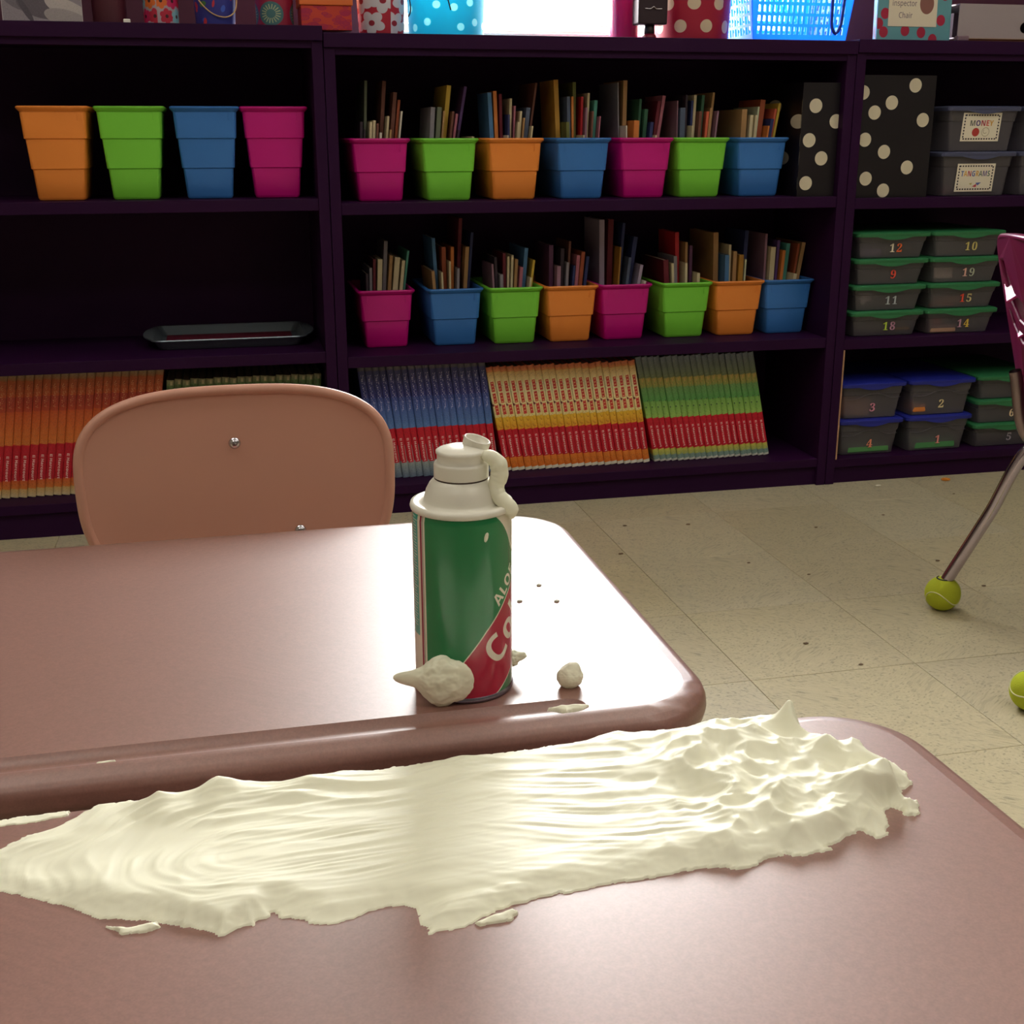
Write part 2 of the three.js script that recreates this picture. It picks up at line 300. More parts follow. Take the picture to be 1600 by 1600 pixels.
// ---------------------------------------------------------------- textbooks
function spineTexture(bands, extra, mark = '#f3d8d2') {
  return canvasTexture(96, 1024, (x, w, h) => {
    for (const [a, b, c0, c1] of bands) { const g = x.createLinearGradient(0, a * h, 0, b * h); g.addColorStop(0, c0); g.addColorStop(1, c1 ?? c0); x.fillStyle = g; x.fillRect(0, a * h, w, (b - a) * h + 1); }
    for (let k = 0; k < 900; k++) { x.fillStyle = rnd() < 0.5 ? 'rgba(255,255,255,0.07)' : 'rgba(20,0,30,0.10)'; x.fillRect(rnd() * w, rnd() * h, rr(2, 14), rr(2, 8)); }
    extra(x, w, h);
    x.save(); x.translate(w * 0.5, 0.69 * h); x.rotate(Math.PI / 2); x.fillStyle = mark; x.font = 'bold 42px sans-serif'; x.textBaseline = 'middle';
    x.fillRect(-34, -15, 5, 30); x.fillRect(-34, -15, 22, 5); x.fillRect(-34, -2, 22, 5); x.fillRect(-34, 10, 22, 5);
    x.fillText('Harcourt', -2, 0); x.restore();
  });
}
const dotsDown = (x, w, h, a, b, c) => { x.fillStyle = c; for (let y = a * h; y < b * h; y += 15) { const k = Math.floor(rr(1, 4)); for (let i = 0; i < k; i++) { x.beginPath(); x.arc(rr(30, 68), y + rr(-3, 3), rr(3, 5), 0, 7); x.fill(); } } };
const SPINES = {
  blue: spineTexture([[0, 0.07, '#6d6468', '#5a5468'], [0.07, 0.3, '#3b3a74', '#3a3f8e'], [0.3, 0.57, '#4152a0', '#5c86c4'], [0.57, 0.87, '#d0122e'], [0.87, 1, '#a7b3b0', '#6f8298']], (x, w, h) => { dotsDown(x, w, h, 0.11, 0.42, '#c9c6e8'); x.fillStyle = '#a7b3b0'; x.fillRect(0, 0.855 * h, 12, 0.02 * h); x.fillRect(w - 12, 0.72 * h, 8, 0.16 * h); }),
  yellow: spineTexture([[0, 0.05, '#e8764a', '#f2a060'], [0.05, 0.16, '#f4c47c', '#faeab0'], [0.16, 0.48, '#fbf0c4', '#f8e29a'], [0.48, 0.6, '#f6c63a', '#eda52c'], [0.6, 0.87, '#d0122e'], [0.87, 0.97, '#ef8a30', '#ea7a2c'], [0.97, 1, '#f0ead8']], (x, w, h) => {
    x.fillStyle = '#d23c34'; for (const [a, b] of [[0.14, 0.235], [0.25, 0.345], [0.36, 0.455]]) { x.fillRect(26, a * h, 46, (b - a) * h); }
    x.fillStyle = '#f4cf90'; for (let y = 0.15; y < 0.45; y += 0.03) { x.fillRect(36, y * h, 26, 7); }
    x.fillStyle = '#7a2a30'; x.beginPath(); x.arc(8, 0.36 * h, 12, 0, 7); x.fill(); x.strokeStyle = '#c87a24'; x.lineWidth = 4; for (let k = 0; k < 5; k++) { x.beginPath(); x.arc(rr(20, 76), rr(0.5, 0.58) * h, rr(8, 16), 0, 4); x.stroke(); } }),
  green: spineTexture([[0, 0.2, '#7a8496', '#6d7852'], [0.2, 0.29, '#a8964a', '#8f9a4c'], [0.29, 0.42, '#6f9a58', '#5aa052'], [0.42, 0.58, '#7db055', '#9cc860'], [0.58, 0.88, '#d0122e'], [0.88, 0.94, '#d6cf56', '#b4c06c'], [0.94, 0.98, '#86a49a'], [0.98, 1, '#d8d8cc']], (x, w, h) => {
    x.fillStyle = '#3f5a3a'; for (const [px, py] of [[70, 0.42], [24, 0.475]]) { x.beginPath(); x.arc(px, py * h, 9, 0, 7); x.fill(); } x.fillStyle = '#c9a05a'; for (let k = 0; k < 14; k++) x.fillRect(rr(10, 80), rr(0.19, 0.27) * h, 8, 12); }),
  orange: spineTexture([[0, 0.05, '#a08a6a', '#b06e3e'], [0.05, 0.18, '#c05a2c', '#cc5628'], [0.18, 0.3, '#b83c2c', '#c04428'], [0.3, 0.57, '#d05828', '#da7632'], [0.57, 0.86, '#c4122a'], [0.86, 0.93, '#d8602c', '#dd8038'], [0.93, 1, '#d8a868', '#d8c8a0']], (x, w, h) => dotsDown(x, w, h, 0.09, 0.28, '#e8a878')),
  forest: spineTexture([[0, 0.05, '#8a8464', '#6f7a50'], [0.05, 0.2, '#56703a', '#506a3c'], [0.2, 0.27, '#54605a', '#565c62'], [0.27, 0.57, '#5c5f6a', '#6a6a7a'], [0.57, 0.86, '#c4122a'], [0.86, 1, '#7d9a6a', '#b8bca0']], (x, w, h) => { dotsDown(x, w, h, 0.28, 0.5, '#c2bcd4'); x.fillStyle = '#b4a680'; x.fillRect(46, 0.01 * h, 30, 0.035 * h); x.fillStyle = '#4a5a34'; x.fillRect(8, 0.06 * h, 30, 0.04 * h); }),
};
const spineMat = {}; for (const k in SPINES) spineMat[k] = mat('#ffffff', 0.38, { map: SPINES[k] });
function textbookGeometries(t, h, d) {
  const n = 8, pos = [], uv = [], idx = [];
  for (let j = 0; j < 2; j++) for (let i = 0; i <= n; i++) { const s = i / n * 2 - 1; pos.push(s * t / 2, j * h, 0.0028 * Math.sqrt(Math.max(0, 1 - s * s * 0.96))); uv.push(i / n, j); }
  for (let i = 0; i < n; i++) idx.push(i, i + 1, i + n + 1, i + 1, i + n + 2, i + n + 1);
  const sp = new THREE.BufferGeometry(); sp.setAttribute('position', new THREE.Float32BufferAttribute(pos, 3)); sp.setAttribute('uv', new THREE.Float32BufferAttribute(uv, 2)); sp.setIndex(idx); sp.computeVertexNormals();
  const board = (x0, x1) => { const g = span(x0, x1, 0, h, -d, 0.0008).toNonIndexed(), p = g.attributes.position, u = g.attributes.uv; for (let i = 0; i < p.count; i++) u.setXY(i, 0.06, Math.min(0.999, Math.max(0.001, p.getY(i) / h))); return g; };
  return { cover: merge([sp, board(-t / 2, -t / 2 + 0.0022), board(t / 2 - 0.0022, t / 2)]), pages: span(-t / 2 + 0.0022, t / 2 - 0.0022, 0.004, h - 0.004, -d + 0.004, -0.001) };
}
function textbookRow(kind, label, group, n, xa, xb, y0, z0, h, lean0, lean1) {
  // bottoms run from xa to xb; positive lean tips the tops to -x
  const pitch = (xb - xa) / n, g = textbookGeometries(pitch * 0.945, h, 0.215);
  for (let i = 0; i < n; i++) {
    const a = (lean0 + (lean1 - lean0) * i / (n - 1)) * Math.PI / 180, t = pitch * 0.945 * Math.cos(a);
    const gg = i ? null : g;
    const b = thing('textbook', label, 'book', [0, 0, 0], 0, group);
    part('cover', g.cover, spineMat[kind], b); part('pages', g.pages, M.pages, b);
    const half = pitch * 0.945 / 2;
    b.position.set(xa + (i + 0.5) * pitch, y0 + half * Math.sin(Math.abs(a)) + 0.0003, z0 - 0.0035 + rr(-0.0025, 0.0025)); b.rotation.z = a;
    b.scale.y = 1 + rr(-0.006, 0.004);
  }
}
textbookRow('blue', 'blue textbook with a red spine band standing among its blue set', 'blue textbooks', 18, 0.325, 0.635, SHELF.mid[0], -0.068, 0.289, 7, 7);
textbookRow('yellow', 'yellow textbook with a red spine band and orange foot', 'yellow textbooks', 22, 0.651, 1.031, SHELF.mid[0], -0.068, 0.268, 10.5, 10.5);
textbookRow('green', 'green textbook with a red spine band beside the yellow set', 'green textbooks', 20, 1.044, 1.360, SHELF.mid[0], -0.068, 0.278, 12.6, 12.6);
textbookRow('orange', 'orange textbook with a red spine band in the bookcase with the tray', 'orange textbooks', 22, -0.605, -0.194, SHELF.left[0], -0.068, 0.287, -9.3, -9.3);
textbookRow('forest', 'dull green textbook behind the tan chair back', 'dull green textbooks', 20, -0.165, 0.188, SHELF.left[0], -0.068, 0.258, -4.5, -4.5);

// ---------------------------------------------------------------- metal tray on the left bookcase
{
  const t = thing('baking_tray', 'grey metal baking tray lined with red checked mat', 'tray', [0.004, SHELF.left[1], -0.215]);
  const w = 0.174, d = 0.118, h = 0.024, R = (y, k, r = 0.02) => ring(y, -w + k, w - k, -d + k, d - k, r, 5);
  const tm = mat('#8a96a0', 0.38, { metalness: 0.7 });
  part('pan', skin([R(0, 0.014), R(0.0015, 0.0115), R(h - 0.002, 0.0015), R(h, 0), R(h - 0.0005, 0.0012), R(0.003, 0.0125)], { capStart: true, capEnd: true }), tm, t);
  part('lip', skin([R(h - 0.0035, -0.004, 0.026), R(h - 0.0015, -0.0055, 0.027), R(h + 0.0008, -0.004, 0.026), R(h + 0.0002, 0.0006, 0.02), R(h - 0.003, 0.0006, 0.02), R(h - 0.0035, -0.004, 0.026)]), tm, t);
  for (const s of [-1, 1]) { const sh = new THREE.Shape(); sh.moveTo(0, -0.1); sh.quadraticCurveTo(0.022, -0.06, 0.022, 0); sh.quadraticCurveTo(0.022, 0.06, 0, 0.1); sh.closePath(); const g = new THREE.ExtrudeGeometry(sh, { depth: 0.0025, bevelEnabled: true, bevelSize: 0.0006, bevelThickness: 0.0006, bevelSegments: 1 }).rotateX(-Math.PI / 2); if (s < 0) g.rotateY(Math.PI); part('handle', g.translate(s * (w + 0.003), h - 0.002, 0), tm, t); }
  const check = canvasTexture(512, 384, (x, W, H) => { x.fillStyle = '#7a1030'; x.fillRect(0, 0, W, H); for (let j = 0; j < 12; j++) for (let i = 0; i < 16; i++) { x.fillStyle = (i + j) % 2 ? '#5c0a2a' : '#8f1838'; x.fillRect(i * 32, j * 32, 32, 32); x.fillStyle = 'rgba(220,170,180,0.55)'; if ((i + j) % 2) x.fillRect(i * 32 + 5, j * 32 + 14, 22, 4); } });
  const mg = new THREE.BoxGeometry(2 * w - 0.05, 0.0012, 2 * d - 0.05); part('mat', mg.translate(0, 0.0038, 0), mat('#ffffff', 0.5, { map: check }), t, 'dark red checked liner mat');
}

// ---------------------------------------------------------------- polka dot boxes
{
  const dots = (list, W, H) => mat('#ffffff', 0.45, { map: canvasTexture(512, 1024, (x, w, h) => { x.fillStyle = '#0d040f'; x.fillRect(0, 0, w, h); x.fillStyle = '#d6cbb2'; for (const [u, v] of list) { x.beginPath(); x.ellipse(u * w, v * h, 0.0165 / W * w, 0.0165 / H * h, 0, 0, 7); x.fill(); } }) });
  const make = (label, x0, x1, h, y, list, z) => {
    const w = x1 - x0, b = thing('magazine_box', label, 'box', [(x0 + x1) / 2, y, z]);
    const m = dots(list, w, h), side = mat('#0d040f', 0.45);
    part('front', span(-w / 2, w / 2, 0, h, -0.003, 0), m, b, 'black card face with cream dots');
    part('side', span(-w / 2, -w / 2 + 0.003, 0, h, -0.24, -0.003), m, b); part('side', span(w / 2 - 0.003, w / 2, 0, h, -0.24, -0.003), m, b);
    part('back', span(-w / 2 + 0.003, w / 2 - 0.003, 0, h, -0.24, -0.237), side, b); part('base', span(-w / 2 + 0.003, w / 2 - 0.003, 0, 0.003, -0.237, -0.003), side, b);
    return b;
  };
  make('black polka dot magazine box beside the last blue book bin', 1.367, 1.463, 0.262, SHELF.mid[2], [[0.36, 0.20], [0.93, 0.335], [0.24, 0.50], [0.60, 0.66], [0.22, 0.88]], -0.02);
  make('wide black polka dot box beside the clear tubs', 1.517, 1.715, 0.285, SHELF.right[2], [[0.03, 0.14], [0.20, 0.30], [0.42, 0.22], [0.10, 0.52], [0.37, 0.62], [0.15, 0.84], [0.40, 0.94], [0.72, 0.08], [0.86, 0.36], [0.7, 0.75]], -0.02);
}

// ---------------------------------------------------------------- clear boxes
const clear = mat('#bdb6c2', 0.3, { transmission: 0.84, thickness: 0 });
const lidMat = { green: mat('#2f7a4c', 0.5), blue: mat('#232c98', 0.45), smoke: mat('#5f6488', 0.45, { transmission: 0.3, thickness: 0 }) };
const WORDS = { 1: 'one', 2: 'two', 3: 'three', 4: 'four', 5: 'five', 6: 'six', 9: 'nine', 10: 'ten', 11: 'eleven', 12: 'twelve', 14: 'fourteen', 15: 'fifteen', 18: 'eighteen', 19: 'nineteen' };
function clearBox(lid, x0, x1, y, h, z, L, digits, label, group, arch) {
  const w = x1 - x0, b = thing('clear_box', label, 'box', [(x0 + x1) / 2, y, z], 0, group), T = 0.010, hb = h - T;
  const R = (yy, k) => ring(yy, -w / 2 + 0.006 + k, w / 2 - 0.006 - k, -L + 0.006 + k, -0.006 - k, 0.012, 4), tp = 0.011;
  part('body', skin([R(0, tp + 0.004), R(0.002, tp), R(hb * 0.72, tp * 0.45), R(hb * 0.74, tp * 0.3), R(hb, 0)], { capStart: true }), clear, b);
  const l = part('lid', merge([skin([ring(hb - 0.002, -w / 2 + 0.001, w / 2 - 0.001, -L, 0, 0.014), ring(hb, -w / 2, w / 2, -L - 0.001, 0.001, 0.014), ring(hb + T - 0.003, -w / 2, w / 2, -L - 0.001, 0.001, 0.014), ring(hb + T - 0.0008, -w / 2 + 0.003, w / 2 - 0.003, -L + 0.002, -0.002, 0.014)], { capEnd: true }),
  ]), lidMat[lid], b);
  const sh = new THREE.Shape(); sh.moveTo(-w * 0.26, 0); sh.quadraticCurveTo(-w * 0.12, -0.009, 0, -0.009); sh.quadraticCurveTo(w * 0.12, -0.009, w * 0.26, 0); sh.closePath();
  part('latch', new THREE.ExtrudeGeometry(sh, { depth: 0.0016, bevelEnabled: false }).translate(0, hb, -0.0006), lidMat[lid], l);
  if (arch) part('ridge', tube([[-w * 0.42, hb * 0.62, -0.0095], [-w * 0.25, hb * 0.61, -0.0095], [-w * 0.08, hb * 0.74, -0.0078], [w * 0.1, hb * 0.76, -0.0076], [w * 0.27, hb * 0.62, -0.0095], [w * 0.42, hb * 0.63, -0.0095]], 0.0009, 30, 6), clear, b);
  if (digits) {
    const s = arch ? 0.022 : 0.021; let x = -s * 0.42 * digits.length + (arch ? 0.004 : 0.01);
    for (const [d, c] of digits) { const g = new TextGeometry(d, { font, size: s, depth: 0.0008, curveSegments: 5 }); g.computeBoundingBox(); const n = part('number_sticker', g, mat(c, 0.6), b); n.position.set(x, hb * (arch ? 0.22 : 0.28), -0.0125); n.rotation.x = 0.1; x += (g.boundingBox.max.x - g.boundingBox.min.x) + 0.006; }
  }
  return b;
}
{
  const G = 'green lidded number boxes', y = SHELF.right[1], p = 0.0655;
  const L = [[['1', '#c8bfa8'], ['8', '#cf9ab8']], [['1', '#c4ccd2'], ['1', '#c4ccd2']], [['9', '#ff5a48']], [['1', '#f0e4cc'], ['2', '#ff7a44']]];
  L[0][0][1] = '#d4f05a';
  const Rr = [[['1', '#dca8c0'], ['4', '#f8d45a']], [['1', '#ff5a44'], ['5', '#e4d098']], [['1', '#f0bcb0'], ['9', '#c0c8b4']], [['1', '#e0d080'], ['0', '#e0d080']]];
  for (let k = 0; k < 4; k++) {
    clearBox('green', 1.538, 1.745, y + k * p, p, -0.02, 0.31, L[k], `clear plastic box with green lid, sticker number ${WORDS[L[k].map((d) => d[0]).join('')]}`, G);
    clearBox('green', 1.749, 1.958, y + k * p, p, -0.02, 0.31, Rr[k], `clear plastic box with green lid, sticker number ${WORDS[Rr[k].map((d) => d[0]).join('')]}`, G);
  }
  const B = 'blue lidded number boxes', y0 = SHELF.right[0], hb = 0.097;
  [[['4', '#ffa080']], [['3', '#e89ab4']]].forEach((d, k) => clearBox('blue', 1.527, 1.716, y0 + k * hb, hb, -0.02, 0.31, d, `clear plastic box with blue lid, sticker number ${WORDS[d[0][0]]}`, B, true));
  [[['1', '#ffa09a']], [['2', '#ecd8a4']]].forEach((d, k) => clearBox('blue', 1.724, 1.918, y0 + k * hb, hb, -0.02, 0.31, d, `clear plastic box with blue lid, sticker number ${WORDS[d[0][0]]}`, B, true));
  [[['5', '#c0b6c2']], [['6', '#ffe0c0']], null].forEach((d, k) => clearBox('green', 1.924, 2.136, y0 + k * p, p, -0.02, 0.31, d, d ? `clear plastic box with green lid, sticker number ${WORDS[d[0][0]]}` : 'unnumbered clear box with green lid stacked on box 6', G));
  // a few things seen through the plastic
  const inside = (name, label, cat, geo, color, pos, rx = 0, ry = 0, rz = 0) => { const m = single(name, geo, mat(color, 0.7), label, cat, pos); m.rotation.set(rx, ry, rz); return m; };
  const card = box(0.052, 0.026, 0.0015);
  inside('index_card', 'wide cream card inside the clear box numbered nineteen', 'card', card, '#e8dcb8', [1.80, y + 2 * p + 0.024, -0.045]);
  inside('index_card', 'slanted small cream card inside the clear box numbered eleven', 'card', box(0.03, 0.02, 0.0015), '#d8d2b8', [1.585, y + p + 0.03, -0.045], 0, 0, 0.5);
  for (let k = 0; k < 5; k++) inside('craft_stick', 'orange craft stick lying inside green lidded box 15', 'stick', box(0.07, 0.004, 0.008, 0, 0, 0, 0.0015), '#e07a34', [1.81 + 0.006 * k, y + p + 0.006 + 0.0045 * k, -0.055 - 0.01 * (k % 2)], 0, 0.2 * (k % 3 - 1), 0).userData.group = 'craft sticks in box 15';
  inside('craft_stick', 'yellow stick lying inside green lidded box 18', 'stick', box(0.055, 0.006, 0.008, 0, 0, 0, 0.002), '#e0b43a', [1.69, y + 0.016, -0.045]);
  inside('wood_block', 'red block inside green lidded box 14', 'block', box(0.026, 0.018, 0.026, 0, 0, 0, 0.002), '#c23a34', [1.795, y + 0.032, -0.055]);
  inside('paper_packet', 'flat tan paper packet inside the clear box numbered fourteen', 'paper', box(0.075, 0.02, 0.08, 0, 0, 0, 0.004), '#b08a72', [1.81, y + 0.0125, -0.075]);
  inside('paper_packet', 'tall tan paper packet inside the clear box numbered three', 'paper', box(0.085, 0.05, 0.09, 0, 0, 0, 0.006), '#b4875c', [1.585, y0 + hb + 0.03, -0.09], 0, 0, -0.1);
  inside('paper_packet', 'thin green paper packet inside the clear box numbered four', 'paper', box(0.12, 0.018, 0.12, 0, 0, 0, 0.004), '#5c9a5a', [1.625, y0 + 0.014, -0.095]);
  inside('paper_packet', 'thick green paper packet inside the clear box numbered one', 'paper', box(0.12, 0.026, 0.12, 0, 0, 0, 0.004), '#4d8f56', [1.82, y0 + 0.018, -0.095]);
  inside('paper_packet', 'orange paper packet inside blue lidded box 2', 'paper', box(0.04, 0.022, 0.05, 0, 0, 0, 0.006), '#d8833a', [1.765, y0 + hb + 0.018, -0.06]);
  inside('paper_packet', 'mauve paper packet inside green lidded box 12', 'paper', box(0.06, 0.02, 0.08, 0, 0, 0, 0.006), '#8f8496', [1.59, y + 3 * p + 0.0135, -0.08]);
  // labelled tubs on the upper shelf
  const labelMat = (draw) => mat('#ffffff', 0.6, { map: canvasTexture(440, 280, (x, w, h) => {
    x.fillStyle = '#f2e8d2'; x.fillRect(0, 0, w, h); x.strokeStyle = '#2a1a20'; x.lineWidth = 14; x.setLineDash([18, 12]); x.strokeRect(26, 24, w - 52, h - 48); x.setLineDash([]); draw(x, w, h); }) });
  const word = (x, s, y, cs) => { x.font = 'bold 76px sans-serif'; x.textBaseline = 'alphabetic'; const ws = [...s].map((c) => x.measureText(c).width), tot = ws.reduce((a, b) => a + b, 0), k = Math.min(1, 340 / tot); let px = 220 - tot * k / 2; [...s].forEach((c, i) => { x.save(); x.translate(px, y); x.scale(k, 1); x.fillStyle = cs[i % cs.length]; x.fillText(c, 0, 0); x.restore(); px += ws[i] * k; }); };
  const money = labelMat((x) => { word(x, 'MONEY', 128, ['#6a6a62', '#4a2a78', '#b01a3c', '#d8504a', '#d8a03a']); x.fillStyle = '#b83a34'; x.beginPath(); x.arc(165, 190, 42, 0, 7); x.fill(); x.strokeStyle = '#a89878'; x.lineWidth = 5; x.beginPath(); x.arc(278, 188, 42, 0, 7); x.stroke(); x.beginPath(); x.arc(272, 182, 20, 0.5, 4); x.stroke(); });
  const tangram = labelMat((x) => { word(x, 'TANGRAMS', 126, ['#5a6aa8', '#e0a83a', '#b8203c', '#4a5aa0', '#d8a03a', '#5a6a60', '#6a5a8a', '#4a6a58']); for (const [c, p] of [['#c23a4a', [200, 230, 250, 200, 246, 236]], ['#5a6ab0', [236, 192, 300, 188, 262, 220]], ['#c8bc6a', [160, 200, 196, 190, 186, 216]]]) { x.fillStyle = c; x.beginPath(); x.moveTo(p[0], p[1]); x.lineTo(p[2], p[3]); x.lineTo(p[4], p[5]); x.fill(); } });
  const yu = SHELF.right[2], ht = 0.108;
  const labelOn = (b, m, hgt) => { const l = part('label_card', box(0.106, 0.068, 0.001), m, b, 'cream card with dashed black border'); l.position.set(-0.004, hgt, -0.0105); l.rotation.x = 0.1; };
  labelOn(clearBox('smoke', 1.752, 1.962, yu, ht, -0.02, 0.3, null, 'clear tub labelled TANGRAMS under the MONEY tub', 'labelled tubs'), tangram, 0.045);
  labelOn(clearBox('smoke', 1.757, 1.962, yu + ht, ht, -0.02, 0.3, null, 'clear tub labelled MONEY on the TANGRAMS tub', 'labelled tubs'), money, 0.058);
  clearBox('smoke', 1.97, 2.18, yu, ht, -0.02, 0.3, null, 'clear unlabelled tub next to the TANGRAMS tub', 'labelled tubs');
  clearBox('smoke', 1.97, 2.18, yu + ht, ht, -0.02, 0.3, null, 'clear unlabelled tub next to the MONEY tub', 'labelled tubs');
  for (const [x, c, dz] of [[1.80, '#7a2a2a', 0], [1.86, '#2a3a7a', 0.02], [1.91, '#8a6a2a', 0.01]]) inside('plastic_piece', 'small coloured plastic piece inside the TANGRAMS tub', 'toy', box(0.034, 0.02, 0.03, 0, 0, 0, 0.003), c, [x, yu + 0.0125, -0.07 - dz]).userData.group = 'plastic pieces in the tub';
}

// ---------------------------------------------------------------- things on top of the bookcases
{
  const yL = SHELF.left[3], yM = SHELF.mid[3], yR = SHELF.right[3];
  const mapped = (w, h, draw, rough = 0.5, o = {}) => mat('#ffffff', rough, { map: canvasTexture(w, h, draw), ...o });
  const flower = (x, px, py, r, c, mid, n = 5) => { x.fillStyle = c; for (let k = 0; k < n; k++) { const a = k * 2 * Math.PI / n + 0.4; x.beginPath(); x.ellipse(px + Math.cos(a) * r * 0.6, py + Math.sin(a) * r * 0.6, r * 0.5, r * 0.42, a, 0, 7); x.fill(); } x.fillStyle = mid; x.beginPath(); x.arc(px, py, r * 0.25, 0, 7); x.fill(); };
  // black and white photograph
  {
    const p = thing('photo_print', 'black and white photograph propped on the bookcase', 'photo', [-0.327, yL, -0.05]);
    const m = mapped(512, 384, (x, w, h) => { x.fillStyle = '#8a8088'; x.fillRect(0, 0, w, h); const blob = (a, b, rx, ry, c, t) => { x.fillStyle = c; x.beginPath(); x.ellipse(a, b, rx, ry, t, 0, 7); x.fill(); }; blob(170, 150, 190, 160, '#6a606a', 0.2); blob(240, 280, 150, 70, '#564c56', 0.3); blob(430, 300, 170, 60, '#b4aaa8', 0.45); blob(420, 360, 160, 60, '#9a9090', 0.3); blob(150, 300, 20, 90, '#463c48', -0.5); for (let k = 0; k < 4000; k++) { x.fillStyle = rnd() < 0.5 ? 'rgba(255,255,255,0.08)' : 'rgba(0,0,0,0.10)'; x.fillRect(rnd() * w, rnd() * h, 3, 3); } x.strokeStyle = '#c4bac0'; x.lineWidth = 6; x.strokeRect(0, 0, w, h); }, 0.4);
    const g = part('print', box(0.157, 0.115, 0.003, 0, 0.0575, 0), m, p); g.rotation.x = -0.12; const s = part('stand', box(0.04, 0.09, 0.003, 0, 0.045, 0), M.black, p); s.position.set(0, 0, -0.045); s.rotation.x = 0.28;
  }
  const tin = (name, label, x, y, r0, r1, h, z, m, rimM, turn = 0) => {
    const t = thing(name, label, 'container', [x, y, z], turn);
    const g = lathe([[0, 0.001], [r0 - 0.003, 0], [r0, 0.003], [r1, h - 0.003], [r1 - 0.002, h - 0.003], [r0 - 0.003, 0.004], [0, 0.004]], 40), u = g.attributes.uv;
    for (let i = 0; i < u.count; i++) u.setY(i, Math.max(0.002, Math.min(0.998, g.attributes.position.getY(i) / h)));   // the print runs once round and once up
    part('body', g, m, t);
    part('rim', new THREE.TorusGeometry(r1, 0.0028, 8, 40).rotateX(Math.PI / 2).translate(0, h - 0.003, 0), rimM, t);
    return t;
  };
  tin('pencil_cup', 'dark maroon cup between the photograph and the flowered tin', -0.196, yL, 0.034, 0.036, 0.1, -0.07, mat('#4a1024', 0.5), mat('#3a0c1c', 0.5));
  single('eraser', box(0.014, 0.009, 0.012, 0, 0.0045, 0, 0.002), M.white, 'small white eraser beside the flowered tin', 'eraser', [-0.160, yL, -0.03]);
  const fl = mapped(1024, 512, (x, w, h) => { x.fillStyle = '#a99aa4'; x.fillRect(0, 0, w, h); for (let i = 0; i < 9; i++) for (let j = 0; j < 4; j++) flower(x, i * 114 + 40 + (j % 2) * 50, j * 128 + 60, 62, ['#d8692a', '#c2205a', '#b81c3c', '#7fb0c0'][(i + j * 2) % 4], '#3a1420', 6); });
  tin('flowered_tin', 'white tin printed with orange and pink flowers', -0.091, yL, 0.036, 0.037, 0.12, -0.065, fl, mat('#8a7a90', 0.5), -0.2);
  const bl = mapped(1024, 512, (x, w, h) => { x.fillStyle = '#2c2f88'; x.fillRect(0, 0, w, h); for (let k = 0; k < 46; k++) { x.fillStyle = ['#d8742a', '#c22a3c', '#3a5ac0', '#4a7a3a'][k % 4]; x.beginPath(); x.ellipse(rnd() * w, rnd() * h, rr(14, 34), rr(10, 24), rnd() * 3, 0, 7); x.fill(); } });
  {
    const t = tin('blue_pail', 'small blue patterned pail with a cream wire handle', 0.020, yL, 0.041, 0.046, 0.12, -0.07, bl, mat('#2a2a70', 0.4));
    part('handle', tube([[-0.046, 0.11, 0.0], [-0.036, 0.055, 0.034], [-0.005, 0.022, 0.0445], [0.022, 0.016, 0.042], [0.04, 0.028, 0.028], [0.047, 0.06, 0.014], [0.047, 0.11, 0]], 0.0014, 40, 6), mat('#d0a870', 0.5), t);
  }
  const md = mapped(1024, 512, (x, w, h) => { x.fillStyle = '#8f1638'; x.fillRect(0, 0, w, h); for (const cx of [120, 360, 610, 850]) { x.fillStyle = '#3d6a70'; x.beginPath(); x.arc(cx, 395, 112, 0, 7); x.fill(); x.strokeStyle = '#a8b088'; x.lineWidth = 9; for (let k = 0; k < 18; k++) { const a = k * Math.PI / 9; x.beginPath(); x.moveTo(cx + Math.cos(a) * 42, 395 + Math.sin(a) * 42); x.lineTo(cx + Math.cos(a) * 88, 395 + Math.sin(a) * 88); x.stroke(); } } });
  tin('medallion_tin', 'red tin with a round teal medallion print', 0.145, yL, 0.040, 0.040, 0.11, -0.07, md, mat('#6a1028', 0.5), 0.82);
  {
    const t = thing('gift_box', 'orange and pink gift box patterned with circles', 'box', [0.252, yM + 0.006, -0.075]);
    const m = mapped(512, 512, (x, w, h) => { x.fillStyle = '#c23a28'; x.fillRect(0, 0, w, h); for (let k = 0; k < 34; k++) { x.strokeStyle = '#a01446'; x.lineWidth = rr(6, 14); x.beginPath(); x.arc(rnd() * w, rnd() * h, rr(24, 60), 0, 7); x.stroke(); x.fillStyle = 'rgba(160,16,70,0.5)'; x.fill(); } });
    part('body', span(-0.054, 0.054, 0, 0.05, -0.05, 0.05, 0.002), m, t); part('lid', span(-0.057, 0.057, 0.05, 0.09, -0.053, 0.053, 0.002), mat('#d8692e', 0.5), t);
  }
  const dz = mapped(1024, 512, (x, w, h) => { x.fillStyle = '#a81432'; x.fillRect(0, 0, w, h); for (let i = 0; i < 6; i++) for (let j = 0; j < 3; j++) flower(x, i * 171 + 30 + (j % 2) * 85, j * 176 + 70, 92, '#c4c0cc', '#8f1230', 5); });
  {
    const t = tin('red_pail', 'red pail printed with large white daisies', 0.3755, yM, 0.049, 0.055, 0.13, -0.075, dz, mat('#7a3a90', 0.4), 0.3);
    part('handle', tube([[0.055, 0.12, 0], [0.066, 0.07, 0.012], [0.062, 0.05, 0.02], [0.052, 0.04, 0.03]], 0.0016, 20, 6), M.black, t);
  }
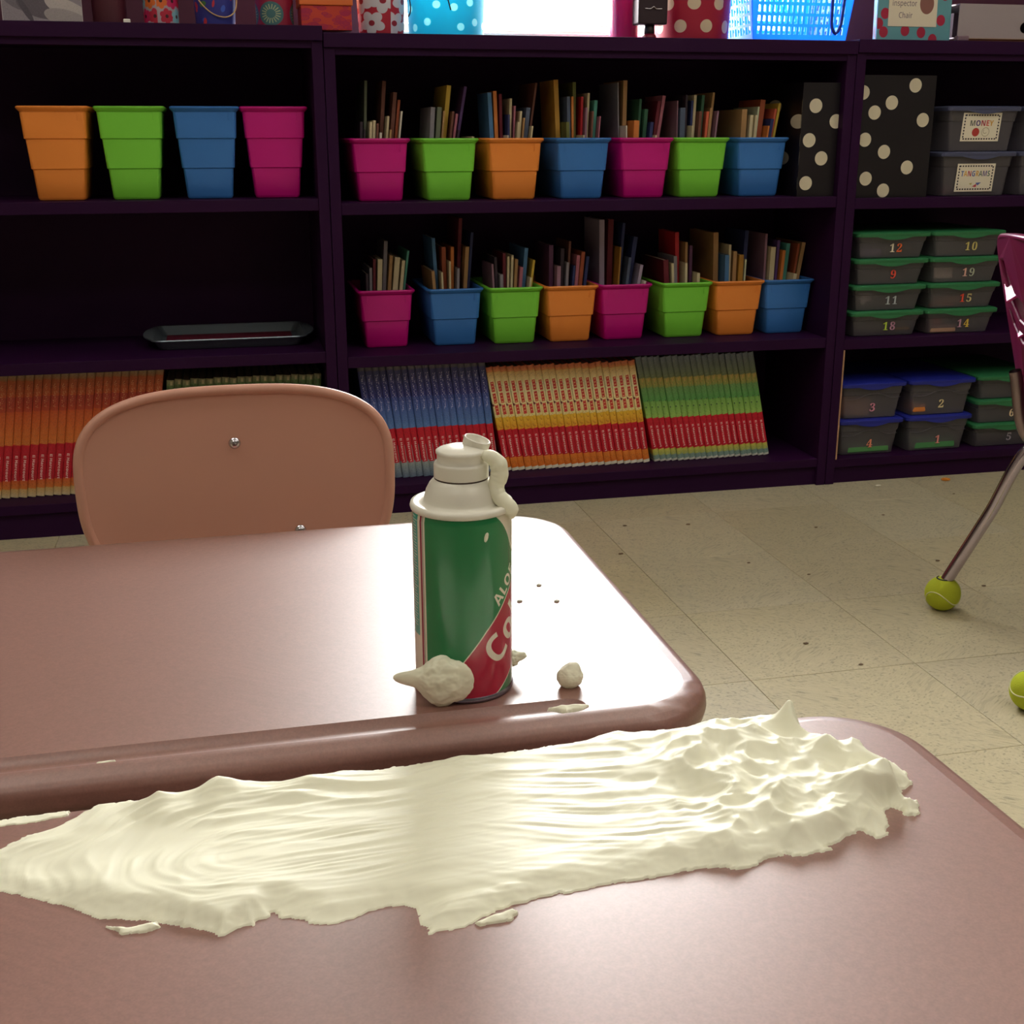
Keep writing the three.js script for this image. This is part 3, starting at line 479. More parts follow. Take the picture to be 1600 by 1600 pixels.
  const cy = mapped(1024, 512, (x, w, h) => { x.fillStyle = '#16c2d8'; x.fillRect(0, 0, w, h); x.fillStyle = '#c8f4f4'; for (let i = 0; i < 14; i++) for (let j = 0; j < 4; j++) { if ((i * 7 + j * 3) % 10 > 6) continue; x.beginPath(); x.ellipse(i * 73 + 30 + (j % 2) * 30, j * 120 + 66 + (i % 3) * 16, 17, 24, 0, 0, 7); x.fill(); } }, 0.9, { transmission: 0.55, thickness: 0 });
  {
    const t = tin('cyan_bucket', 'translucent turquoise bucket with white dots before the window', 0.527, yM, 0.084, 0.092, 0.17, -0.11, cy, mat('#14b4cc', 0.5), 1.2);
    part('handle', tube([[-0.092, 0.16, 0], [-0.104, 0.09, 0.02], [-0.098, 0.05, 0.03]], 0.0016, 20, 6), M.black, t);
  }
  {
    const t = thing('pink_cup', 'tall shiny pink plastic cup before the window', 'cup', [0.944, yM, -0.1]);
    part('body', lathe([[0, 0], [0.030, 0], [0.032, 0.004], [0.036, 0.14], [0.034, 0.14], [0.030, 0.006], [0, 0.006]], 36), mat('#c81a78', 0.25, { transmission: 0.3, thickness: 0 }), t); part('rim', new THREE.TorusGeometry(0.035, 0.0025, 8, 36).rotateX(Math.PI / 2).translate(0, 0.14, 0), mat('#c81a78', 0.25), t);
  }
  {
    const t = thing('box_on_stand', 'small black metal box on a short red post', 'box', [0.984, yM, -0.035]);
    part('base', lathe([[0, 0], [0.015, 0], [0.016, 0.004], [0.013, 0.010], [0, 0.010]], 24), mat('#7a1230', 0.3), t); part('post', lathe([[0, 0.01], [0.012, 0.01], [0.011, 0.03], [0, 0.03]], 20), M.darkSteel, t);
    part('housing', box(0.07, 0.06, 0.045, 0, 0.059, 0, 0.004), mat('#3a2c34', 0.4, { metalness: 0.4 }), t); part('clasp', tube([[-0.02, 0.062, 0.024], [-0.006, 0.062, 0.0245], [0, 0.066, 0.026], [0.006, 0.062, 0.0245], [0.02, 0.062, 0.024]], 0.0011, 16, 6), M.chrome, t);
  }
  {
    const m = mapped(1024, 512, (x, w, h) => { x.fillStyle = '#a00e34'; x.fillRect(0, 0, w, h); x.fillStyle = '#d0bea4'; for (let i = 0; i < 9; i++) for (let j = 0; j < 3; j++) { x.beginPath(); x.ellipse(i * 114 + 30 + (j % 2) * 57, 430 - j * 138, 28, 40, 0, 0, 7); x.fill(); } });
    tin('dotted_bucket', 'deep red bucket with large cream dots', 1.113, yM, 0.086, 0.096, 0.18, -0.11, m, mat('#7a0c28', 0.4), 0.55);
  }
  // slotted blue basket
  {
    const b = thing('plastic_basket', 'slotted translucent blue plastic basket before the window', 'basket', [1.363, yM, -0.055]);
    const m = mat('#38a4f4', 0.8, { transmission: 0.62, thickness: 0 }), H = 0.17, D = 0.2, wb = 0.118, wt = 0.136;
    const panel = (w0, w1, cols, rows) => { const s = new THREE.Shape([[-w0, 0], [w0, 0], [w1, H], [-w1, H]].map((p) => new THREE.Vector2(...p))); for (let j = 0; j < rows; j++) for (let i = 0; i < cols; i++) { const y0 = 0.016 + j * (H - 0.03) / rows, y1 = y0 + (H - 0.03) / rows * 0.72, f = w0 + (w1 - w0) * 0.4, px = -f * 0.9 + (i + 0.5) * f * 1.8 / cols, q = f * 1.8 / cols * 0.27; s.holes.push(new THREE.Path([[px - q, y0], [px + q, y0], [px + q, y1], [px - q, y1]].map((p) => new THREE.Vector2(...p)))); } return new THREE.ExtrudeGeometry(s, { depth: 0.0022, bevelEnabled: false }); };
    const fr = part('wall', panel(wb, wt, 17, 6), m, b); fr.rotation.x = 0.1;
    const bk = part('wall', panel(wb, wt, 17, 6), m, b); bk.position.z = -D; bk.rotation.x = -0.1;
    for (const s of [-1, 1]) { const g = part('wall', panel(D / 2, D / 2 + 0.016, 12, 6), m, b); g.position.set(s * wb, 0, -D / 2); g.rotation.set(0, Math.PI / 2, 0); g.rotateX(s * 0.118); }
    part('base', span(-wb, wb, 0, 0.003, -D, 0), m, b);
    part('rim', skin([ring(H - 0.004, -wt - 0.002, wt + 0.002, -D - 0.02, 0.02, 0.02), ring(H, -wt - 0.006, wt + 0.006, -D - 0.024, 0.024, 0.024), ring(H + 0.004, -wt - 0.002, wt + 0.002, -D - 0.02, 0.02, 0.02), ring(H, -wt + 0.004, wt - 0.004, -D - 0.014, 0.014, 0.016), ring(H - 0.004, -wt - 0.002, wt + 0.002, -D - 0.02, 0.02, 0.02)]), m, b);
    part('handle', tube([[0.070, 0.17, 0.022], [0.073, 0.08, 0.016], [0.078, 0.03, 0.012], [0.088, 0.018, 0.011], [0.097, 0.03, 0.012], [0.102, 0.08, 0.016], [0.104, 0.17, 0.022]], 0.004, 40, 8), mat('#1a3a9a', 0.5), b);
  }
  // framed card
  {
    const f = thing('card_frame', 'teal frame with red dots holding a handwritten card', 'sign', [1.654, yR, -0.05]);
    const m = mapped(512, 512, (x, w, h) => { x.fillStyle = '#5f9aa4'; x.fillRect(0, 0, w, h); x.fillStyle = '#a8163c'; for (const [u, v] of [[0.09, 0.9], [0.1, 0.68], [0.13, 0.42], [0.38, 0.88], [0.6, 0.9], [0.86, 0.75], [0.76, 0.98], [0.9, 0.45], [0.1, 0.16], [0.4, 0.1], [0.7, 0.08], [0.9, 0.2], [0.02, 0.8]]) { x.beginPath(); x.ellipse(u * w, v * h, 30, 34, 0, 0, 7); x.fill(); } });
    const c = mapped(512, 512, (x, w, h) => { x.fillStyle = '#ded2bc'; x.fillRect(0, 0, w, h); x.fillStyle = '#5a4a58'; x.font = '62px sans-serif'; x.textAlign = 'center'; x.fillText('Pointer', 190, 260); x.fillText('inspector', 165, 350); x.fillText('Chair', 180, 445); x.fillStyle = '#8a5a52'; x.beginPath(); x.ellipse(400, 330, 74, 82, 0, 0, 7); x.fill(); x.fillRect(360, 170, 70, 120); });
    const back = part('frame', box(0.196, 0.19, 0.02, 0, 0.095, 0, 0.003), m, f); back.rotation.x = -0.05;
    const cd = part('card', box(0.128, 0.145, 0.001, -0.006, 0.105, 0.0108), c, f, 'cream handwritten card'); cd.rotation.x = -0.05;
  }
  {
    const b = thing('binder', 'pale grey binder lying on its side with a round finger hole', 'binder', [1.90, yR + 0.008, -0.03]);
    const sh = new THREE.Shape([[-0.135, 0], [0.235, 0], [0.235, 0.078], [-0.135, 0.078]].map((p) => new THREE.Vector2(...p))), hl = new THREE.Path(); hl.absarc(0.046, 0.026, 0.0125, 0, Math.PI * 2, true); sh.holes.push(hl);
    part('spine', new THREE.ExtrudeGeometry(sh, { depth: 0.003, bevelEnabled: false, curveSegments: 24 }).translate(0, 0, -0.003), mat('#a09498', 0.6), b);
    part('cover', merge([span(-0.135, 0.235, 0.075, 0.078, -0.27, -0.003), span(-0.135, 0.235, 0, 0.003, -0.27, -0.003)]), mat('#a09498', 0.6), b);
    part('paper_stack', span(-0.125, 0.225, 0.003, 0.06, -0.26, -0.04), mat('#2a1a26', 0.9), b);
    const f = thing('folder', 'thin tan folder under the pale binder', 'folder', [1.93, yR, -0.02]); part('cover', merge([span(-0.15, 0.22, 0, 0.0015, -0.26, 0), span(-0.15, 0.22, 0.0065, 0.008, -0.26, 0)]), mat('#a88a70', 0.7), f); part('sheets', span(-0.148, 0.218, 0.0015, 0.0065, -0.258, -0.006), mat('#8a5a4a', 0.8), f);
    single('eraser', box(0.032, 0.012, 0.014, 0, 0.006, 0, 0.003), mat('#7d6470', 0.7), 'mauve eraser block beside the pale binder', 'eraser', [1.765, yR, -0.01]);
  }
}

// ---------------------------------------------------------------- desks
const DESK_Y = 0.51;
let deskTop;
{
  const hw = 0.309, hd = 0.2325, rc = 0.062;
  const R = (y, k) => ring(y, -hw + k, hw - k, -hd + k, hd - k, Math.max(0.01, rc - k), 12);
  const prof = [[0.016, -0.027], [0.006, -0.0265], [0.0015, -0.023], [0, -0.0165], [0.0005, -0.011], [0.0025, -0.006], [0.006, -0.0028], [0.011, -0.0008], [0.017, 0]];
  const slab = skin(prof.map(([k, y]) => R(y, k)), { capStart: true, capEnd: true, crease: 0.75 });
  const a = new Brush(slab); a.updateMatrixWorld(true);
  const cap = new THREE.CapsuleGeometry(0.02, 0.47, 24, 96).rotateZ(Math.PI / 2).scale(1, 1, 1);
  const b = new Brush(cap); b.position.set(-0.034, 0.0158, 0.2055); b.scale.set(1, 1, 0.85); b.updateMatrixWorld(true);
  const ev = new Evaluator(); ev.attributes = ['position', 'normal', 'uv']; ev.useGroups = false;
  deskTop = metreUV(ev.evaluate(a, b, SUBTRACTION).geometry, 2.2);
  const p = deskTop.attributes.position, n = deskTop.attributes.normal, q = [V(), V(), V()];   // the flat top and underside shade flat
  for (let i = 0; i < p.count; i += 3) { q.forEach((v, k) => v.fromBufferAttribute(p, i + k)); const f = q[1].clone().sub(q[0]).cross(q[2].clone().sub(q[0])).normalize(); if (Math.abs(f.y) > 0.9999) for (let k = 0; k < 3; k++) n.setXYZ(i + k, 0, Math.sign(f.y), 0); }
}
function desk(label, x, z, turn) {
  const d = thing('school_desk', label, 'desk', [x, 0, z], turn, 'school desks');
  part('desktop', deskTop, M.desk, d).position.y = DESK_Y;
  part('book_box', merge([span(-0.25, 0.25, 0.39, 0.394, -0.19, 0.17), span(-0.25, 0.25, 0.394, 0.482, -0.19, -0.186), span(-0.25, -0.246, 0.394, 0.482, -0.186, 0.17), span(0.246, 0.25, 0.394, 0.482, -0.186, 0.17)]), M.darkSteel, d);
  for (const sx of [-1, 1]) for (const sz of [-1, 1]) { const l = part('leg', tube([[sx * 0.245, 0.46, sz * 0.16], [sx * 0.25, 0.2, sz * 0.17], [sx * 0.255, 0.012, sz * 0.18]], 0.0125, 8, 10), M.steel, d); part('glide', lathe([[0, 0], [0.015, 0], [0.016, 0.006], [0.0135, 0.014], [0, 0.014]], 16).translate(sx * 0.255, 0, sz * 0.18), M.black, l); }
  return d;
}
desk('tan school desk under the shaving cream can', 0.003, 1.8925, 0);
desk('tan school desk smeared with shaving foam', 0.1085, 2.3785, 0.03);
{
  const f = thing('folder', 'red folder in the book box of the desk under the can', 'folder', [-0.12, 0.394, 1.96]);
  part('cover', merge([span(-0.11, 0.11, 0, 0.0015, -0.13, 0.13), span(-0.11, 0.11, 0.006, 0.0075, -0.13, 0.13)]), mat('#b0123c', 0.5), f); part('sheets', span(-0.108, 0.108, 0.0015, 0.006, -0.128, 0.128), M.pages, f);
}

// ---------------------------------------------------------------- foam spread on the near desk
const FOAM = [[-0.1471,2.2067],[-0.1364,2.1949],[-0.1249,2.1846],[-0.1139,2.1812],[-0.1030,2.1736],[-0.0955,2.1641],[-0.0874,2.1594],[-0.0716,2.1592],[-0.0590,2.1655],[-0.0450,2.1600],[-0.0271,2.1562],[-0.0180,2.1557],[-0.0016,2.1576],[0.0130,2.1585],[0.0429,2.1578],[0.0737,2.1557],[0.1134,2.1530],[0.1535,2.1522],[0.1958,2.1503],[0.2126,2.1485],[0.2434,2.1475],[0.2732,2.1466],[0.2899,2.1467],[0.3147,2.1506],[0.3256,2.1550],[0.3364,2.1695],[0.3365,2.1829],[0.3481,2.1901],[0.3576,2.1966],[0.3658,2.2054],[0.3675,2.2117],[0.3724,2.2128],[0.3750,2.2233],[0.3741,2.2343],[0.3718,2.2447],[0.3625,2.2486],[0.3588,2.2537],[0.3586,2.2580],[0.3594,2.2618],[0.3641,2.2622],[0.3614,2.2701],[0.3549,2.2763],[0.3511,2.2747],[0.3498,2.2674],[0.3470,2.2639],[0.3414,2.2668],[0.3353,2.2819],[0.3296,2.2899],[0.3233,2.2923],[0.3205,2.2877],[0.3183,2.2826],[0.3036,2.2889],[0.2917,2.2938],[0.2958,2.2960],[0.2859,2.2981],[0.2716,2.2972],[0.2675,2.2944],[0.2528,2.2989],[0.2402,2.3032],[0.2317,2.2982],[0.2217,2.2964],[0.1962,2.2993],[0.1687,2.2998],[0.1447,2.3015],[0.1278,2.3030],[0.1213,2.3053],[0.1138,2.3068],[0.1031,2.3118],[0.0910,2.3172],[0.0799,2.3182],[0.0743,2.3189],[0.0727,2.3134],[0.0704,2.3103],[0.0721,2.3034],[0.0701,2.2976],[0.0650,2.2937],[0.0556,2.2931],[0.0425,2.2975],[0.0329,2.3005],[0.0208,2.2992],[0.0165,2.2945],[0.0061,2.2890],[0.0026,2.2850],[0.0000,2.2886],[-0.0046,2.2896],[-0.0069,2.2942],[-0.0122,2.2909],[-0.0168,2.2949],[-0.0228,2.2976],[-0.0272,2.2925],[-0.0362,2.2878],[-0.0407,2.2883],[-0.0458,2.2835],[-0.0513,2.2796],[-0.0589,2.2768],[-0.0696,2.2733],[-0.0787,2.2711],[-0.0882,2.2636],[-0.0979,2.2565],[-0.1111,2.2469],[-0.1309,2.2350],[-0.1444,2.2261]];
function signedDistance(poly, x, z) {
  let d = 1e9, inside = false;
  for (let i = 0, j = poly.length - 1; i < poly.length; j = i++) {
    const [ax, az] = poly[j], [bx, bz] = poly[i], ex = bx - ax, ez = bz - az, t = Math.max(0, Math.min(1, ((x - ax) * ex + (z - az) * ez) / (ex * ex + ez * ez + 1e-12)));
    d = Math.min(d, Math.hypot(x - ax - ex * t, z - az - ez * t));
    if ((az > z) !== (bz > z) && x < (bx - ax) * (z - az) / (bz - az) + ax) inside = !inside;
  }
  return inside ? d : -d;
}
const smooth = (a, b, v) => { const t = Math.max(0, Math.min(1, (v - a) / (b - a))); return t * t * (3 - 2 * t); };
const ridge = (x, y, z = 0) => 1 - Math.abs(noise.noise(x, y, z)) * 2;
function heightMesh(poly, sx, sz, height, ragged = 0) {
  const xs = poly.map((p) => p[0]), zs = poly.map((p) => p[1]), x0 = Math.min(...xs) - 0.004, x1 = Math.max(...xs) + 0.004, z0 = Math.min(...zs) - 0.004, z1 = Math.max(...zs) + 0.004;
  const nx = Math.ceil((x1 - x0) / sx), nz = Math.ceil((z1 - z0) / sz), D = new Float32Array((nx + 1) * (nz + 1)), Y = new Float32Array(D.length);
  for (let j = 0; j <= nz; j++) for (let i = 0; i <= nx; i++) {
    const x = x0 + i * sx, z = z0 + j * sz, k = j * (nx + 1) + i;
    const sd = signedDistance(poly, x, z);
    D[k] = sd + ragged * (noise.noise(x * 130, z * 210, 3.7) + 0.5 * noise.noise(x * 300, z * 420, 8.1));
    Y[k] = D[k] > 0 ? height(x, z, Math.max(0.0002, 0.35 * D[k] + 0.65 * Math.max(0, sd))) : -0.0007;
  }
  const map = new Int32Array(D.length).fill(-1), pos = [], idx = [];
  const v = (k, i, j) => { if (map[k] < 0) { map[k] = pos.length / 3; pos.push(x0 + i * sx, Y[k], z0 + j * sz); } return map[k]; };
  for (let j = 0; j < nz; j++) for (let i = 0; i < nx; i++) {
    const a = j * (nx + 1) + i, b = a + 1, c = a + nx + 1, d = c + 1;
    if (Math.max(D[a], D[b], D[c], D[d]) <= 0) continue;
    const A = v(a, i, j), B = v(b, i + 1, j), C = v(c, i, j + 1), E = v(d, i + 1, j + 1); idx.push(A, C, B, B, C, E);
  }
  const g = new THREE.BufferGeometry(); g.setAttribute('position', new THREE.Float32BufferAttribute(pos, 3)); g.setIndex(idx); g.computeVertexNormals(); return g;
}
const PEAKS = [[0.3296,2.1760,0.017,0.016],[0.2645,2.2175,0.008,0.020],[0.3282,2.2515,0.010,0.016],[0.2777,2.2505,0.008,0.022],[0.3316,2.2134,0.009,0.018],[0.2956,2.1924,0.009,0.020],[0.3458,2.2480,0.010,0.013],[0.3541,2.2146,0.012,0.012],[0.2653,2.1852,0.006,0.022],[0.3330,2.2790,0.007,0.010],[0.2417,2.2043,0.005,0.02],[0.3590,2.2690,0.006,0.006],[-0.055,2.1760,0.009,0.016],[-0.020,2.1680,0.009,0.022],[0.03,2.1700,0.005,0.03]];
function foamHeight(x, z, d) {
  const wx = noise.noise(x * 9, z * 14, 1.1) * 0.010, left = smooth(0.02, -0.05, x), right = smooth(0.16, 0.27, x);
  const tl = Math.hypot((x - 0.0) * 0.62, z - 2.235);
  const zz = z + wx * 0.35 + 0.05 * (x - 0.1) + right * (x - 0.2) * -0.55;
  const arc = smooth(0.07, 0.20, x + 0.03 * noise.noise(x * 12, z * 30, 17)) * smooth(0.31, 0.23, x), za = z - 0.42 * (x - 0.12) + 1.6 * (x - 0.12) * (x - 0.12);   // the later strokes curve across the first ones
  const patch = smooth(-0.25, 0.35, noise.noise(x * 9, z * 26, 14)), fine = smooth(-0.1, 0.4, noise.noise(x * 14, z * 40, 21));
  const strokes = (q, k) => 0.56 * ridge(q * 50 + noise.noise(x * 8, z * 12, 6 + k) * 1.2, x * 5, 4 + k) * (0.6 + 0.4 * patch) + 0.30 * ridge(q * 112 + noise.noise(x * 16, z * 20, 3 + k) * 0.6, x * 8, 9 + k) * (0.5 + 0.5 * fine) + 0.15 * ridge(q * 270, x * 11, 12 + k) * (0.3 + 0.7 * fine);
  const straight = strokes(zz, 0) * (1 - arc) + strokes(za, 30) * arc;
  const tb = tl + 0.012 * noise.noise(x * 22, z * 22, 3), bend = 0.58 * ridge(tb * 42, x * 12, 7 + z * 12) * (0.6 + 0.4 * patch) + 0.30 * ridge(tb * 105, x * 18, 2 + z * 14) * (0.5 + 0.5 * fine) + 0.14 * ridge(tb * 250, x * 14, 5) * (0.3 + 0.7 * fine);
  const lump = ridge(x * 32 + wx * 60, z * 40, 6) * 0.7 + ridge(x * 75, z * 60 + wx * 80, 8) * 0.3;
  let s = straight * (1 - left) + bend * left; s = s * (1 - 0.62 * right) + lump * right * 0.75;
  const thick = 0.0052 + 0.0022 * right + 0.0016 * smooth(2.235, 2.165, z) - 0.0022 * smooth(-0.06, -0.13, x) + 0.002 * noise.noise(x * 11, z * 17, 2);
  let h = thick + (s - 0.25) * (0.0044 + 0.0034 * right);
  for (const [px, pz, a, r] of PEAKS) { const q = Math.hypot(x - px + wx * 0.6, (z - pz) * 1.15) / r; if (q < 1.6) h += a * Math.pow(Math.max(0, 1 - q / 1.6), 1.7) * (0.8 + 0.35 * lump); }
  const e = smooth(0, 0.016 + 0.010 * noise.noise(x * 30, z * 30, 5), d);
  return Math.max(0.0008, h) * (0.10 + 0.90 * Math.pow(e, 0.8));
}
single('shaving_foam', heightMesh(FOAM, 0.00125, 0.0009, foamHeight, 0.0018), M.foam, 'thick white shaving foam smeared in long streaks across desk', 'foam', [0, DESK_Y, 0]);
const dab = (poly, y, h, label, r = 0.001) => single('foam_smear', heightMesh(poly, 0.0006, 0.0006, (x, z, d) => Math.min(h, 0.0006 + Math.sqrt(d) * 0.06 * h / 0.004) * (0.75 + 0.35 * noise.noise(x * 150, z * 220, 1)), r), M.foam, label, 'foam', [0, y, 0]);
dab([[-0.1518,2.1670],[-0.1426,2.1634],[-0.1222,2.1630],[-0.1047,2.1621],[-0.1053,2.1670],[-0.1213,2.1702],[-0.1413,2.1710],[-0.1507,2.1732]], DESK_Y, 0.0008, 'thin strip of foam along the desk edge at the narrow foam end');
dab([[-0.0766,2.2778],[-0.0660,2.2814],[-0.0528,2.2803],[-0.0511,2.2848],[-0.0584,2.2867],[-0.0688,2.2853]], DESK_Y, 0.003, 'small flake of foam beside the swirled foam end');
dab([[0.0967,2.3155],[0.1067,2.3120],[0.1167,2.3096],[0.1184,2.3122],[0.1146,2.3176],[0.1051,2.3174],[0.0985,2.3190]], DESK_Y, 0.0032, 'small curl of foam below the long streaks');
dab([[0.1901,2.1000],[0.1995,2.0980],[0.2119,2.0990],[0.2190,2.1015],[0.2113,2.1055],[0.2001,2.1065]], DESK_Y - 0.0006, 0.004, 'flat foam flake on desk edge past the pencil groove');
dab([[0.1671,2.1120],[0.1797,2.1085],[0.1922,2.1060],[0.1890,2.1097],[0.1759,2.1135]], DESK_Y - 0.0022, 0.0026, 'thin foam streak on the rounded desk edge');
dab([[-0.1010,2.1060],[-0.0914,2.1048],[-0.0847,2.1045],[-0.085,2.1068],[-0.093,2.1075]], DESK_Y - 0.0012, 0.0012, 'faint foam mark on the desk edge away from the can');

// lumps of foam
function lump(R, seedN, stretch, spikes, rough = 0.16, seg = 56) {
  const g = mergeVertices(new THREE.IcosahedronGeometry(1, 28)), p = g.attributes.position, d = V();
  for (let i = 0; i < p.count; i++) {
    d.fromBufferAttribute(p, i).normalize();
    let r = 1 + rough * noise.noise(d.x * 2.2 + seedN, d.y * 2.8, d.z * 2.2) + rough * 0.35 * noise.noise(d.x * 4.5 + seedN, d.y * 7, d.z * 4.5);
    for (const [sx, sy, sz, k, n] of spikes) { const c = Math.max(0, d.dot(V(sx, sy, sz).normalize())); r += k * Math.pow(c, n); }
    p.setXYZ(i, d.x * r * R * stretch[0], d.y * r * R * stretch[1], d.z * r * R * stretch[2]);
  }
  g.deleteAttribute('uv'); g.deleteAttribute('normal'); const m = mergeVertices(g, 1e-6); m.computeVertexNormals(); return m;
}
single('foam_dab', lump(0.0092, 3.3, [1, 0.9, 0.9], [[0.3, 1, 0, 0.35, 8]], 0.05), M.foam, 'round dab of foam on desk near the can', 'foam', [0.2135, DESK_Y + 0.0066, 2.068]);

// ---------------------------------------------------------------- shaving cream can
{
  const turn = -10.6 * Math.PI / 180, Rc = 0.0333, Hc = 0.130;
  const c = thing('shaving_cream_can', 'green and red shaving cream can with white nozzle', 'can', [0.1433, DESK_Y, 2.0475], turn);
  const S = 2048 / (2 * Math.PI * Rc), X = (s) => 1024 + s * S, Y = (h) => 1273 - h * S;
  const tex = canvasTexture(2048, 1274, (x, w, h) => {
    x.fillStyle = '#17804a'; x.fillRect(0, 0, w, h);
    const poly = (pts, c) => { x.fillStyle = c; x.beginPath(); pts.forEach(([s, q], i) => (i ? x.lineTo(X(s), Y(q)) : x.moveTo(X(s), Y(q)))); x.closePath(); x.fill(); };
    const d = Math.PI / 180 * Rc;
    poly([[-100 * d, 0], [-47 * d, 0], [-47 * d, 0.14], [-100 * d, 0.14]], '#e4dcc8'); poly([[-100 * d, 0.043], [-61 * d, 0.043], [-61 * d, 0.14], [-100 * d, 0.14]], '#3aa898');
    poly([[-56 * d, 0], [-52.5 * d, 0], [-52.5 * d, 0.14], [-56 * d, 0.14]], '#8f1a3a'); poly([[-51.4 * d, 0], [-50.6 * d, 0], [-50.6 * d, 0.14], [-51.4 * d, 0.14]], '#3a2a30');
    for (let k = 0; k < 40; k++) { x.fillStyle = 'rgba(240,250,240,0.6)'; x.fillRect(X(-78 * d), Y(0.05 + k * 0.002), 60 + 30 * rnd(), 5); }
    // red band with cream borders
    const band = (u0, u1) => [[-0.045, -0.03 + u0], [0.0, 0.0296 + u0], [0.0157, 0.0496 + u0], [0.035, 0.0705 + u0], [0.06, 0.0925 + u0], [0.085, 0.108 + u0], [0.085, 0.062 - u1], [0.052, 0.0225 - u1], [0.0343, 0.0117 - u1], [0.023, 0.0034 - u1], [0.012, -0.006 - u1]];
    poly(band(0.0014, 0.0012), '#ebe4d0'); poly(band(0, 0), '#b40f3a');
    poly([[0.060, 0.0265], [0.045, 0.0175], [0.0343, 0.0105], [0.023, 0.0022], [0.02, 0], [0.075, 0], [0.075, 0.04]], '#2a7a48');
    // pale sweep at the top
    x.fillStyle = '#e6dfcc'; x.beginPath(); x.moveTo(X(0.021), Y(0.131)); x.quadraticCurveTo(X(0.034), Y(0.121), X(0.041), Y(0.104)); x.quadraticCurveTo(X(0.047), Y(0.094), X(0.062), Y(0.098)); x.lineTo(X(0.085), Y(0.112)); x.lineTo(X(0.085), Y(0.131)); x.closePath(); x.fill();
    x.fillStyle = '#7a2a3a'; for (let k = 0; k < 5; k++) { x.save(); x.translate(X(0.046), Y(0.104 + k * 0.004)); x.rotate(-0.8); x.fillRect(0, 0, 60, 7); x.restore(); }
    x.fillStyle = '#efe8d6'; x.textBaseline = 'alphabetic';
    x.save(); x.translate(X(0.0262), Y(0.0655)); x.rotate(-0.78); x.font = 'bold 118px sans-serif'; x.fillText('ALOE', 0, 0); x.restore();
    x.save(); x.translate(X(0.0245), Y(0.0225)); x.rotate(-0.76); x.font = 'bold 280px sans-serif'; x.fillText('Colgate', 0, 0); x.restore();
  });
  const paint = mat('#ffffff', 0.22, { map: tex, clearcoat: 0.6, clearcoatRoughness: 0.12 });
  const prof = [[Rc - 0.0006, 0.003], [Rc, 0.005], [Rc, Hc - 0.006], [Rc - 0.0006, Hc - 0.0025], [Rc - 0.0022, Hc]];
  const body = new THREE.LatheGeometry(prof.map(([r, y]) => new THREE.Vector2(r, y)), 96, -Math.PI, Math.PI * 2);
  { const u = body.attributes.uv, p = body.attributes.position; for (let i = 0; i < u.count; i++) u.setY(i, Math.min(0.999, Math.max(0.001, p.getY(i) / Hc))); }
  part('body', body, paint, c, 'glossy printed green and red can body');
  part('base_rim', lathe([[0, 0.004], [Rc - 0.005, 0.003], [Rc - 0.0035, 0], [Rc - 0.0005, 0], [Rc + 0.0007, 0.0012], [Rc + 0.0007, 0.0026], [Rc - 0.0004, 0.004]], 64), mat('#8d8494', 0.25, { metalness: 1 }), c, 'bare metal rim');
  const plastic = mat('#ece8da', 0.28);
  const lid = part('lid', lathe([[Rc - 0.003, Hc - 0.003], [Rc + 0.0006, Hc - 0.0015], [Rc + 0.0012, Hc + 0.0004], [Rc + 0.0006, Hc + 0.0024], [Rc - 0.002, Hc + 0.0032], [Rc - 0.003, Hc + 0.0022], [0.0262, Hc + 0.0024], [0.0252, Hc + 0.0042], [0.0248, Hc + 0.0062], [0.0236, Hc + 0.0105], [0.0212, Hc + 0.0150], [0.0184, Hc + 0.0180], [0.0174, Hc + 0.0183], [0.0174, Hc + 0.0178], [0, Hc + 0.0178]], 64), plastic, c);
  const cap = part('nozzle_cap', lathe([[0.0172, Hc + 0.0190], [0.0181, Hc + 0.0193], [0.0181, Hc + 0.0275], [0.0175, Hc + 0.0290], [0.0160, Hc + 0.0296], [0.0158, Hc + 0.0345], [0.0166, Hc + 0.0352], [0.0166, Hc + 0.0368], [0.0150, Hc + 0.0378], [0.0110, Hc + 0.0392], [0.0060, Hc + 0.0402], [0, Hc + 0.0405]], 64), plastic, c);
  part('seam', new THREE.TorusGeometry(0.0174, 0.0007, 6, 64).rotateX(Math.PI / 2).translate(0, Hc + 0.0187, 0), mat('#4a3a34', 0.8), lid);
  const sp = part('spout', lathe([[0.0058, -0.003], [0.0074, -0.003], [0.0078, 0.003], [0.0079, 0.0065], [0.0073, 0.0072], [0.0065, 0.0065], [0.006, 0.002], [0, 0.001]], 40), plastic, cap); sp.position.set(0.0090, Hc + 0.0370, -0.003); sp.rotation.z = -0.3; sp.rotation.x = 0.12; sp.scale.set(1.15, 1, 1);
}
